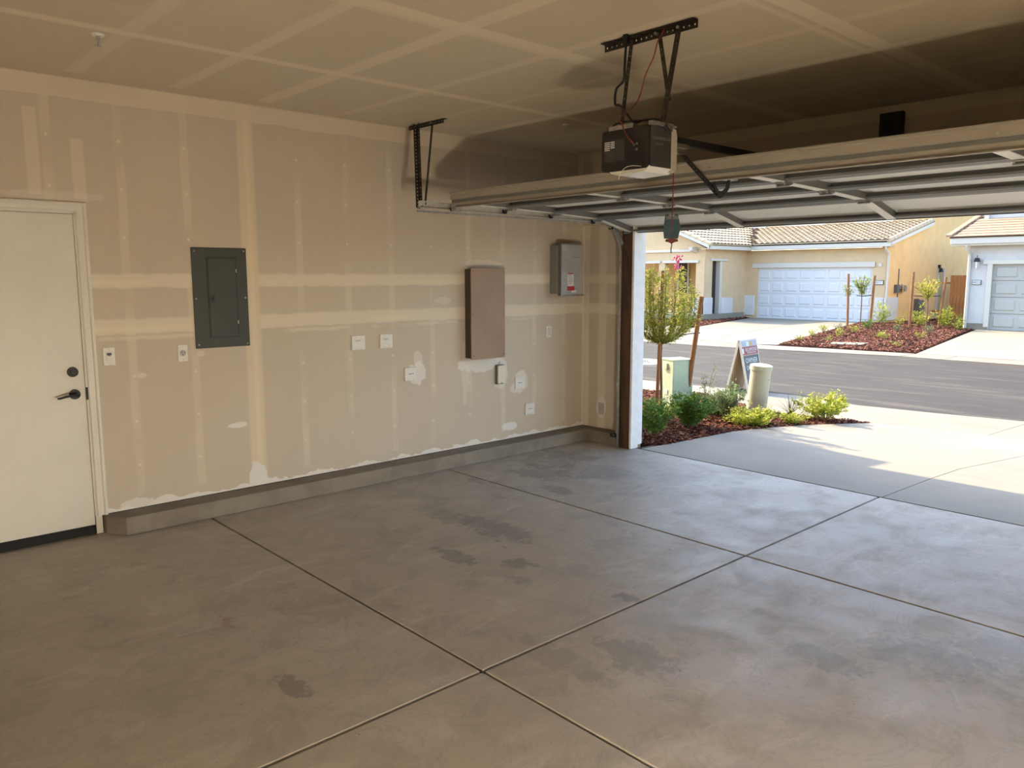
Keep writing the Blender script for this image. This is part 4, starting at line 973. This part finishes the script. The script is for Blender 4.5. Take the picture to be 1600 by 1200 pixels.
# folding sign
sg = empty('folding_sign', (-1.35, 5.33, -.198), math.radians(6), 'folding sidewalk sign with red and dark grey panel standing in the gutter', 'sign')
ap = .84; sp = .19; hl = .29
for s in (1, -1):
    T = Matrix(((0, 0, 0, 0), (0, 0, 0, 0), (0, 0, 0, 0), (0, 0, 0, 1)))
    upv = Vector((-s * sp, 0, ap)).normalized(); rt = Vector((0, s, 0)); nrm = rt.cross(upv); Lh = math.hypot(sp, ap)
    T = Matrix(((rt.x, upv.x, nrm.x, s * sp), (rt.y, upv.y, nrm.y, 0), (rt.z, upv.z, nrm.z, 0), (0, 0, 0, 1)))
    bd = MB().box(-hl, hl, .0, Lh, -.012, .012, T).build('board', SIGNP, sg)
    MB().box(-hl - .006, -hl + .012, 0, Lh, -.016, .018, T).box(hl - .012, hl + .006, 0, Lh, -.016, .018, T).box(-hl, hl, Lh - .02, Lh + .006, -.016, .018, T).build('edge_frame', SIGNW, bd)
    MB().box(-hl + .012, hl - .012, .05, Lh - .26, .012, .0150, T).build('grey_panel', SIGNG, bd)
    MB().box(-hl + .012, hl - .012, Lh - .245, Lh - .12, .012, .0150, T).build('red_panel', SIGNR, bd)
    MB().box(-hl + .012, hl - .012, Lh - .115, Lh - .02, .012, .0150, T).build('top_panel', SIGNL, bd)
    F_ = lambda a, b: T @ Matrix.Translation((a, b, .0155))
    text('lettering', 'RICHMOND', PAPERW, .085, F_(.05, Lh - .170), bd, .0008, sx=.9); text('lettering', 'AMERICAN HOMES', PAPERW, .038, F_(.05, Lh - .218), bd, .0008)
    text('lettering', 'OWNER', PAPERW, .115, F_(.0, Lh - .345), bd, .0008); text('lettering', 'OCCUPIED', PAPERW, .105, F_(.02, Lh - .46), bd, .0008, sx=.9)
    MB().box(-.27, -.215, Lh - .225, Lh - .14, .0155, .0165, T).build('emblem', PAPERW, bd)
    MB().prism([(-.10, Lh - .11), (-.10, Lh - .05), (-.05, Lh - .025), (0, Lh - .05), (0, Lh - .11)], 'z', .0155, .017, T).build('house_icon', PAPERW, bd)
    MB().prism([(.02, Lh - .11), (.02, Lh - .06), (.07, Lh - .03), (.12, Lh - .06), (.12, Lh - .11)], 'z', .0155, .017, T).build('house_icon', ORANGE, bd)
MB().cyl((0, -.25, ap - .01), (0, -.15, ap - .01), .012, n=8).build('hinge', INKG, sg)

# ------------------------------------------------------------------ cream house across the street
hs = empty('cream_house', (-10.5, 25.6, -.2), label='cream stucco house with white double garage door and sand coloured barrel tile roof', cat='house')
HO = Vector((-10.5, 25.6, -.2))
def HB(name, m, *b, parent=None, bevel=0): return loc(MB().box(*b), HO).build(name, m, parent or hs, bevel)
def HM(name, mb, m, parent=None, bevel=0): return loc(mb, HO).build(name, m, parent or hs, bevel)
GY = 25.6
# garage front wall with its opening
mb = MB(); mb.box(-13.7, -13.13, GY, GY + .3, -.2, 2.75); mb.box(-8.12, -7.60, GY, GY + .3, -.2, 2.75); mb.box(-13.13, -8.12, GY, GY + .3, 1.99, 2.75)
HM('garage_wall', mb, STUCC)
# side wall (yellow, two storeys further back) and upper storey front
mb = MB(); mb.prism([(GY + .02, -.2), (36.5, -.2), (36.5, 7), (29.23, 7), (29.23, 3.66), (GY + .02, 2.78)], 'x', -7.80, -7.595)
HM('side_wall', mb, STUCY)
HM('upper_wall', MB().box(-20, -7.6, 29.25, 29.45, 3.4, 7), STUCC)
for x0_, x1_ in ((-15.8, -14.9), (-13.9, -11.9), (-10.6, -8.9)): HM('upper_window_trim', MB().box(x0_, x1_, 29.17, 29.25, 3.80, 4.02), HTRIM)
# header trim and garage door with its raised panels
HM('header_trim', MB().box(-13.38, -8.02, GY - .06, GY, 1.99, 2.20), HTRIM, bevel=.01)
g_ = HM('far_garage_door', MB().box(-13.13, -8.12, GY + .07, GY + .12, -.2, 2.0), GDW)
gw = 5.01 / 8
for r in range(4):
    HM('section_line', MB().box(-13.13, -8.12, GY + .062, GY + .075, -.19 + r * .545 - .006, -.19 + r * .545 + .006), GDG, g_)
    for c in range(8):
        x = -13.13 + gw * c
        mb = MB(); a0, a1, b0, b1 = x + .07, x + gw - .07, -.19 + r * .545 + .09, -.19 + (r + 1) * .545 - .09
        mb.add([(a0, GY + .07, b0), (a1, GY + .07, b0), (a1, GY + .07, b1), (a0, GY + .07, b1), (a0 + .035, GY + .045, b0 + .035), (a1 - .035, GY + .045, b0 + .035), (a1 - .035, GY + .045, b1 - .035), (a0 + .035, GY + .045, b1 - .035)],
               [(0, 1, 5, 4), (1, 2, 6, 5), (2, 3, 7, 6), (3, 0, 4, 7), (4, 5, 6, 7)])
        HM('panel', mb, GDW, g_)
# white wainscot blocks
for b in ((-7.95, -7.585, GY - .07, GY + .03), (-13.72, -13.22, GY - .07, GY + .0)): HM('wainscot', MB().box(b[0], b[1], b[2], b[3], -.08, .80), STUCBASE, bevel=.01)
HM('wainscot', MB().box(-7.62, -7.53, GY - .07, 26.75, -.1, .80), STUCBASE, bevel=.01)
# entry wing that comes forward: side wall with the doorway, front with two openings
XW = -13.70; YF = 22.35
mb = MB(); mb.box(XW - .25, XW + .005, YF + .02, 22.93, 0, 2.775); mb.box(XW - .25, XW + .005, 23.62, GY + .1, 0, 2.775); mb.box(XW - .25, XW + .005, 22.93, 23.62, 2.29, 2.775)
HM('wing_side_wall', mb, STUCC)
mb = MB(); mb.box(-14.12, XW, YF, YF + .25, 0, 2.24); mb.box(-16.05, -15.72, YF, YF + .25, 0, 2.24); mb.box(-19, -17.3, YF, YF + .25, 0, 2.24)
mb.prism([(-19.3, 2.24), (XW, 2.24), (XW + .05, 2.80), (-16.5, 4.05), (-19.3, 2.95)], 'y', YF, YF + .25)
HM('wing_front_wall', mb, STUCC)
HM('porch_back_wall', MB().box(-19, XW - .25, 24.6, 24.8, 0, 2.8), WARM); HM('porch_ceiling', MB().box(-19, XW - .1, YF + .1, 24.7, 2.70, 2.8), HTRIM)
HM('doorway_shade_sheet', MB().box(XW - .24, XW - .20, 22.90, 23.52, .02, 2.29), DARKIN)  # dark sheet behind the opening stands in for the shade inside
wn = HM('porch_window', MB().box(-16.55, -16.05, 24.54, 24.60, .9, 2.25), GLASS)
HM('window_frame', MB().box(-16.60, -16.54, 24.50, 24.60, .85, 2.30).box(-16.06, -16.0, 24.50, 24.60, .85, 2.30).box(-16.6, -16.0, 24.5, 24.6, 2.24, 2.30).box(-16.6, -16.0, 24.52, 24.56, 1.72, 1.75).box(-16.6, -16.0, 24.52, 24.56, 1.25, 1.28), HTRIM, wn)
for a, b in ((-15.82, -13.98), (-17.4, -15.95)): HM('lintel', MB().box(a, b, YF - .06, YF, 2.20, 2.31), HTRIM, bevel=.01)
HM('lintel', MB().box(XW, XW + .06, 22.75, 24.05, 2.28, 2.38), HTRIM, bevel=.01)
HM('door_jamb', MB().box(XW - .25, XW + .01, 23.50, 23.66, 0, 2.29), HTRIM)
HM('wainscot', MB().box(-14.20, XW + .06, YF - .07, YF + .02, .03, .74), STUCBASE, bevel=.01)
HM('wainscot', MB().box(XW - .02, XW + .07, YF - .07, 22.93, .03, .74), STUCBASE, bevel=.01)
HM('wainscot', MB().box(XW - .02, XW + .07, 23.62, 24.5, .03, .72), STUCBASE, bevel=.01)
HM('wing_band', MB().box(-19.3, XW - .35, YF - .07, YF, 2.66, 2.76), HTRIM, bevel=.01)
HM('corbel', MB().prism([(YF, 2.60), (YF, 2.85), (YF - .42, 2.85), (YF - .40, 2.70), (YF - .2, 2.66)], 'x', -14.22, -14.06), HTRIM)
# fascia and gutters
HM('fascia', MB().box(-13.35, -7.30, 25.16, 25.24, 2.76, 2.96), HTRIM, bevel=.01)
HM('fascia', MB().box(-13.35, -13.27, 22.0, 25.2, 2.74, 2.92), HTRIM, bevel=.01)
HM('soffit', MB().box(-13.3, -7.33, 25.2, GY, 2.76, 2.80), STUCC); HM('soffit', MB().box(XW, -13.3, 22.05, 25.3, 2.74, 2.78), STUCC)
def slope(x, y): return 2.97 + (y - 25.20) * .225
HM('rake_board', MB().prism([(25.20, 2.80), (25.20, 2.96), (29.35, 2.96 + 4.15 * .225), (29.35, 2.80 + 4.15 * .225)], 'x', -7.36, -7.30), HTRIM)
def gslope(x): return 2.93 + (-13.30 - x) * .40
HM('barge_board', MB().prism([(-13.27, 2.78), (-13.27, 2.93), (-16.5, 2.93 + 3.23 * .4), (-19.6, 3.0), (-19.6, 2.85), (-16.5, 2.78 + 3.23 * .4)], 'y', 21.98, 22.05), HTRIM)
mb = MB(); mb.tube([(-7.50, 25.20, 2.80), (-7.50, 25.24, 2.66), (-7.50, 25.50, 2.52), (-7.50, 25.53, 2.4), (-7.50, 25.53, .85), (-7.50, 25.45, .75), (-7.50, 25.45, -.12), (-7.50, 25.32, -.17)], .045, 8)
HM('downspout', mb, HTRIM)
# roof decks and barrel tiles
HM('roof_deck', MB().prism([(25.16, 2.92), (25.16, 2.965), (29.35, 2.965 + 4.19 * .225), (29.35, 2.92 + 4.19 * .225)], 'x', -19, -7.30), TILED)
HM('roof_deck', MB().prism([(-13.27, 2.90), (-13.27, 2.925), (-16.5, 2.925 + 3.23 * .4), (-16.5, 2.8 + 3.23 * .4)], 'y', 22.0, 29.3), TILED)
def tiles(name, org, across, up, nA, nU, wA, wU, keep, m, parent, nn=5, lift=.045):
    """barrel tiles: each a half tube, lifted at its lower end over the course below"""
    org = Vector(org); A = Vector(across).normalized(); U = Vector(up).normalized(); N = A.cross(U); 
    if N.z < 0: N = -N
    v = []; f = []; caps = []
    for j in range(nU):
        for i in range(nA):
            c = org + A * (i + .5) * wA + U * j * wU
            if not keep(c): continue
            o = len(v)
            for t, lf in ((-.02, lift), (wU * 1.08, .004)):
                for k in range(nn + 1):
                    a = math.pi * k / nn; v.append(c + U * t + A * (math.cos(a) * wA * .50) + N * (math.sin(a) * wA * .24 + lf))
                for k in range(nn + 1): pass
            for k in range(nn): f.append((o + k, o + k + 1, o + nn + 2 + k, o + nn + 1 + k))
            caps.append(len(f)); f.append(tuple(o + k for k in range(nn + 1)))
            o2 = len(v)   # side skirts
            v += [c + U * -.02 + A * wA * .47 - N * .0, c + U * -.02 - A * wA * .47 - N * .0]
            f += [(o, o2, o2 + 1, o + nn)]
    mb = MB().add(v, f)
    for k in caps: mb.mi[k] = 1  # dark tile ends: the shadow gap under each course is painted in
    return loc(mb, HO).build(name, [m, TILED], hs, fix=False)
def keep_front(c): return c.x > -13.30 - (c.y - 25.2) * .225 / .40 + .10
t1 = tiles('roof_tiles', (-17.5, 25.14, 2.972), (1, 0, 0), (0, 1, .225), 39, 13, .26, .335, keep_front, TILE, None)
t1['kind'] = 'stuff'
def keep_side(c): return c.y < 25.2 + (-13.30 - c.x) * .40 / .225 + .05 and c.y > 22.2
t2 = tiles('roof_tiles', (-13.22, 22.1, 2.93), (0, 1, 0), (-1, 0, .40), 28, 9, .26, .36, keep_side, TILE, None)
t2['kind'] = 'stuff'
rt_ = MB().cyl((0, 0, 0), (0, .36, .0), .095, .085, 12).mesh('rake_tile', TILE)
for k in range(12):
    y = 25.12 + k * .345; o = link('rake_tile', rt_, hs, Vector((-7.36, y, slope(0, y) + .04)) - HO, (math.atan(.225), 0, 0))
for k in range(8):
    x = -13.20 - k * .33; o = link('rake_tile', rt_, hs, Vector((x, 22.05, gslope(x) + .05)) - HO, (math.atan(.40), 0, math.pi / 2))
# bits on the walls
HM('round_light', MB().cyl((-7.83, GY - .03, 2.07), (-7.83, GY, 2.07), .075, n=20), HTRIM)
HM('address_plaque', MB().box(-8.04, -7.66, GY - .03, GY, 1.30, 1.475), INK); HM('address_face', MB().box(-8.02, -7.68, GY - .036, GY - .03, 1.32, 1.455), PAPERW)
T = onfront(-7.85 - HO.x, GY - .037 - HO.y, 1.388 - HO.z); text('house_number', '4017', INKG, .12, T, hs, .001)
mt = HM('meter_box', MB().box(-7.6, -7.45, 26.42, 26.66, .98, 1.30), INKG, bevel=.01)
HM('gas_pipes', MB().tube([(-7.5, 27.0, 1.32), (-7.48, 27.0, .95)], .05, 8).cyl((-7.58, 27.15, 1.15), (-7.42, 27.15, 1.15), .12, n=14).tube([(-7.5, 26.7, 1.15), (-7.5, 27.35, 1.15)], .03, 6), GALV)
HM('yellow_tag', MB().box(-7.46, -7.44, 26.90, 26.98, 1.0, 1.28), ORANGE)
HM('hose_reel', MB().cyl((-7.58, 28.9, .35), (-7.40, 28.9, .35), .30, n=18).box(-7.6, -7.42, 28.5, 28.62, .0, .7), INKG)
HM('side_door_trim', MB().box(-7.61, -7.56, 31.55, 31.65, -.2, 1.98).box(-7.61, -7.56, 30.9, 31.0, -.2, 1.98), STUCBASE); HM('side_door', MB().box(-7.61, -7.585, 31.0, 31.55, -.2, 1.95), WARM)
HM('wall_lamp', MB().box(-7.6, -7.50, 30.90, 31.0, 1.96, 2.12).cyl((-7.48, 30.95, 1.80), (-7.48, 30.95, 1.98), .10, .05, 10), BLACK)
HM('vent_panel', MB().box(-7.605, -7.59, 26.75, 26.85, .55, 1.93), BROWND)
# cedar fence boards between the houses
fe = empty('cedar_fence', (-6.2, 30.2, -.2), label='cedar board side fence between the cream house and the grey house', cat='fence')
for k in range(6): 
    me_ = MB().box(0, .135, 0, .03, 0, 1.86).build('board', CEDAR, fe, .004); me_.location = (-.62 + k * .142, .01 * (k % 2), 0)
for k in range(3):
    me_ = MB().box(0, .135, 0, .03, 0, 1.5).build('board', CEDAR, fe, .004); me_.location = (-1.3 + k * .142, 2.3 + .01 * (k % 2), 0)
MB().box(-1.3, .25, .03, .07, .3, .38).build('rail', CEDAR, fe); MB().box(-1.3, .25, .03, .07, 1.5, 1.58).build('rail', CEDAR, fe)

# ------------------------------------------------------------------ pale grey house on the right
HO = Vector((-2.0, 24.2, -.2))
h2 = empty('grey_house', HO, label='pale grey stucco house with grey garage door at the right edge of the view', cat='house')
hs = h2
HM('front_wall', MB().box(-4.24, -3.50, 24.2, 24.5, -.2, 2.66).box(-3.50, 2.0, 24.2, 24.5, 2.04, 2.66).box(2.0, 3.5, 24.2, 24.5, -.2, 2.66), STUCW)
HM('side_wall', MB().box(-4.24, -4.0, 24.4, 34, -.2, 3.2), STUCW)
HM('foundation', MB().box(-4.26, -3.52, 24.17, 24.2, -.2, .02), GUT)
HM('header_trim', MB().box(-3.78, 2.2, 24.13, 24.2, 2.03, 2.18), HTRIM, bevel=.01); HM('side_trim', MB().box(-3.64, -3.48, 24.14, 24.2, -.1, 2.04), HTRIM, bevel=.01)
g2 = HM('far_garage_door', MB().box(-3.50, 2.0, 24.28, 24.33, -.2, 2.04), GDG)
for r in range(4):
    HM('section_line', MB().box(-3.50, 2.0, 24.27, 24.285, -.19 + r * .56 - .006, -.19 + r * .56 + .006), INKG, g2)
    for c in range(3):
        x = -3.46 + .78 * c; mb = MB(); a0, a1, b0, b1 = x + .07, x + .71, -.19 + r * .56 + .10, -.19 + (r + 1) * .56 - .10
        mb.add([(a0, 24.28, b0), (a1, 24.28, b0), (a1, 24.28, b1), (a0, 24.28, b1), (a0 + .035, 24.25, b0 + .035), (a1 - .035, 24.25, b0 + .035), (a1 - .035, 24.25, b1 - .035), (a0 + .035, 24.25, b1 - .035)], [(0, 1, 5, 4), (1, 2, 6, 5), (2, 3, 7, 6), (3, 0, 4, 7), (4, 5, 6, 7)])
        HM('panel', mb, GDG, g2)
HM('fascia', MB().box(-4.72, 3.5, 23.72, 23.80, 2.72, 2.95), HTRIM, bevel=.01); HM('soffit', MB().box(-4.70, 3.5, 23.78, 24.3, 2.66, 2.72), HTRIM)
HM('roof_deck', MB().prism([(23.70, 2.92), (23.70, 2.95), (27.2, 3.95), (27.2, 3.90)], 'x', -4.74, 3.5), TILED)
mb = MB(); U = Vector((0, 3.5, 1.0)).normalized()
flat_t = MB().box(0, .30, 0, .40, 0, .022).mesh('roof_tile', TILER)
rf = empty('roof', (0, 0, 0)); rf.parent = h2
for j in range(7):
    for i in range(10):
        x = -4.76 + i * .305 + (j % 2) * .15; y = 23.66 + j * .36; z = 2.965 + (y - 23.70) * .286
        link('roof_tile', flat_t, rf, Vector((x, y, z + .012)) - HO, (math.atan(.286) - .05, 0, 0))
rt2 = MB().box(-.09, .09, 0, .36, 0, .07).mesh('rake_tile', TILER)
for k in range(9):
    y = 23.66 + k * .33; link('rake_tile', rt2, rf, Vector((-4.76, y, 2.98 + (y - 23.7) * .286)) - HO, (math.atan(.286), 0, 0))
HM('upper_wall', MB().box(-4.35, 3.5, 26.2, 26.4, 3.4, 6.5), STUCW); HM('corner_trim', MB().box(-4.45, -4.30, 26.1, 26.2, 3.4, 6.5), HTRIM)
mb = MB(); mb.tube([(-4.20, 23.78, 2.72), (-4.20, 23.82, 2.55), (-4.20, 24.12, 2.42), (-4.20, 24.14, 2.3), (-4.20, 24.14, -.15)], .055, 8); HM('downspout', mb, HTRIM)
HM('address_plaque', MB().box(-4.08, -3.80, 24.17, 24.2, 1.34, 1.50), INK); HM('address_face', MB().box(-4.065, -3.815, 24.16, 24.17, 1.355, 1.485), PAPERW)
text('house_number', '4023', INKG, .115, onfront(-3.94 - HO.x, 24.158 - HO.y, 1.42 - HO.z), h2, .001)
lm = HM('wall_lantern', MB().prism([(-4.03, 2.12), (-3.86, 2.12), (-3.90, 2.25), (-3.99, 2.25)], 'y', 24.0, 24.14).box(-3.955, -3.935, 24.06, 24.08, 2.25, 2.34).box(-3.98, -3.91, 24.14, 24.2, 2.05, 2.2), BLACK)
HM('lantern_glass', MB().prism([(-3.99, 1.90), (-3.90, 1.90), (-3.875, 2.12), (-4.015, 2.12)], 'y', 24.02, 24.12), PAPERW, lm)
HM('lantern_cage', MB().box(-4.0, -3.99, 24.01, 24.02, 1.9, 2.12).box(-3.90, -3.89, 24.01, 24.02, 1.9, 2.12), BLACK, lm)

# ------------------------------------------------------------------ far planting
def fz(x, y): return (x, y, -.19)
def staked(x, y, dx, hgt, seed, label, lf, crown):
    e = plant('young_tree', fz(x, y), label, 'tree', 10, lf, crown[1], crown[0], crown[2], .10, seed, base=crown[3], stemr=.012, dens0=.1, barkm=BARK)
    MB().tube([(0, 0, -.02), (.01, .0, crown[3] * .6), (0, .01, crown[3] + .3)], .024, 7, .016).build('trunk', BARK, e); return e
staked(-7.08, 22.4, 0, 2.0, 41, 'slim staked young tree with sparse split crown before the white garage door', L_GREEN, (.42, .80, 330, 1.15))
plantA = plant('young_tree_twig', fz(-7.45, 22.15), 'leafy side growth round the left stake before the white garage door', 'tree', 6, L_GREEN, .55, .22, 150, .09, 43, base=1.05, stemr=.01)
staked(-5.16, 23.3, 0, 2.0, 42, 'slim staked young tree with round yellow green crown before the yellow side wall', L_YEL, (.46, .85, 520, 1.0))
for k, (x, y, h, lx, lb) in enumerate(((-7.38, 22.05, 1.92, -.06, 'thin wooden stake left of the sparse young tree'), (-6.82, 22.6, 1.86, .08, 'thin wooden stake right of the sparse young tree, before the house corner'),
                                       (-5.62, 23.05, 1.98, .02, 'wooden stake left of the round crowned young tree'), (-4.86, 23.6, 1.80, .14, 'leaning wooden stake right of the round crowned young tree'))):
    tag(MB().cyl((x, y, -.22), (x + lx, y, -.2 + h), .045, .042, 10).build('tree_stake', STAKE), lb, 'stake')
for y0_, x0_, x1_, lb in ((22.3, -7.2, -6.75, 'dark tie between the sparse young tree and its right stake'), (23.3, -5.62, -4.80, 'dark tie across the stakes of the round crowned young tree')):
    tag(MB().tube([(x0_, y0_ - .05, .95), ((x0_ + x1_) / 2, y0_, .93), (x1_, y0_ + .15, .96)], .014, 6).build('tree_tie', RUBBER), lb, 'cord')
far = [(-6.55, 23.0, .95, .38, 360, L_YEL, 'tall yellow green shrub before the downspout of the cream house', .10), (-6.45, 21.6, .35, .32, 200, L_GREEN, 'low darker green shrub in front of the tall yellow one across the street', .08),
       (-5.75, 24.3, .80, .42, 360, L_YEL, 'yellow green shrub against the yellow side wall between tree stakes', .10), (-6.3, 23.9, .35, .25, 110, L_YEL, 'small yellow shrub left of the stake by the yellow wall', .08),
       (-4.62, 23.6, .85, .34, 360, L_YEL, 'yellow green shrub at the corner of the grey house', .10), (-4.1, 23.2, .50, .42, 220, L_YEL, 'loose spreading yellow green shrub at the edge of the right driveway', .09),
       (-5.10, 20.7, .30, .20, 120, L_GREY, 'small grey green plant in the middle of the far mulch bed', .06), (-3.95, 20.3, .36, .20, 120, L_GREY, 'small grey green plant near the right driveway edge', .06),
       (-4.45, 17.8, .20, .16, 80, L_YEL, 'tiny yellow green plant, left one of the close pair in the far bed', .06), (-4.10, 17.3, .28, .17, 110, L_YEL, 'tiny upright plant, right one of the close pair in the far bed', .06),
       (-3.55, 18.5, .20, .22, 80, L_YEL, 'flat tiny plant low in the right part of the far bed', .06), (-2.95, 15.3, .14, .18, 80, L_YEL, 'tiny bright plant nearest the street at the right tip of the bed', .05),
       (-5.36, 17.2, .30, .18, 120, L_YEL, 'tiny upright bright plant left of the stepping slab', .06), (-6.72, 18.9, .25, .24, 120, L_YEL, 'small bright plant beside the left driveway edge', .06),
       (-6.1, 16.9, .26, .16, 90, L_YEL, 'tiny bright plant next in line down the left driveway edge', .06), (-6.0, 19.6, .24, .24, 100, L_YEL, 'small flat plant behind the row at the left driveway edge', .06),
       (-5.65, 15.3, .16, .2, 80, L_YEL, 'tiny plant nearest the gutter at the left tip of the far bed', .05), (-4.95, 15.6, .15, .18, 60, L_YEL, 'tiny faint plant just left of the stepping slab', .05),
       (-6.85, 20.3, .22, .28, 90, L_GREY, 'small faded plant high on the left driveway edge', .06)]
for k, (x, y, h, r, n, m, lb, ls) in enumerate(far):
    plant('small_shrub' if h < .4 else 'yellow_shrub', fz(x, y), lb, 'shrub', 7, m, h, r, n, ls, 60 + k, stemr=.006)
bpy.context.view_layer.update()
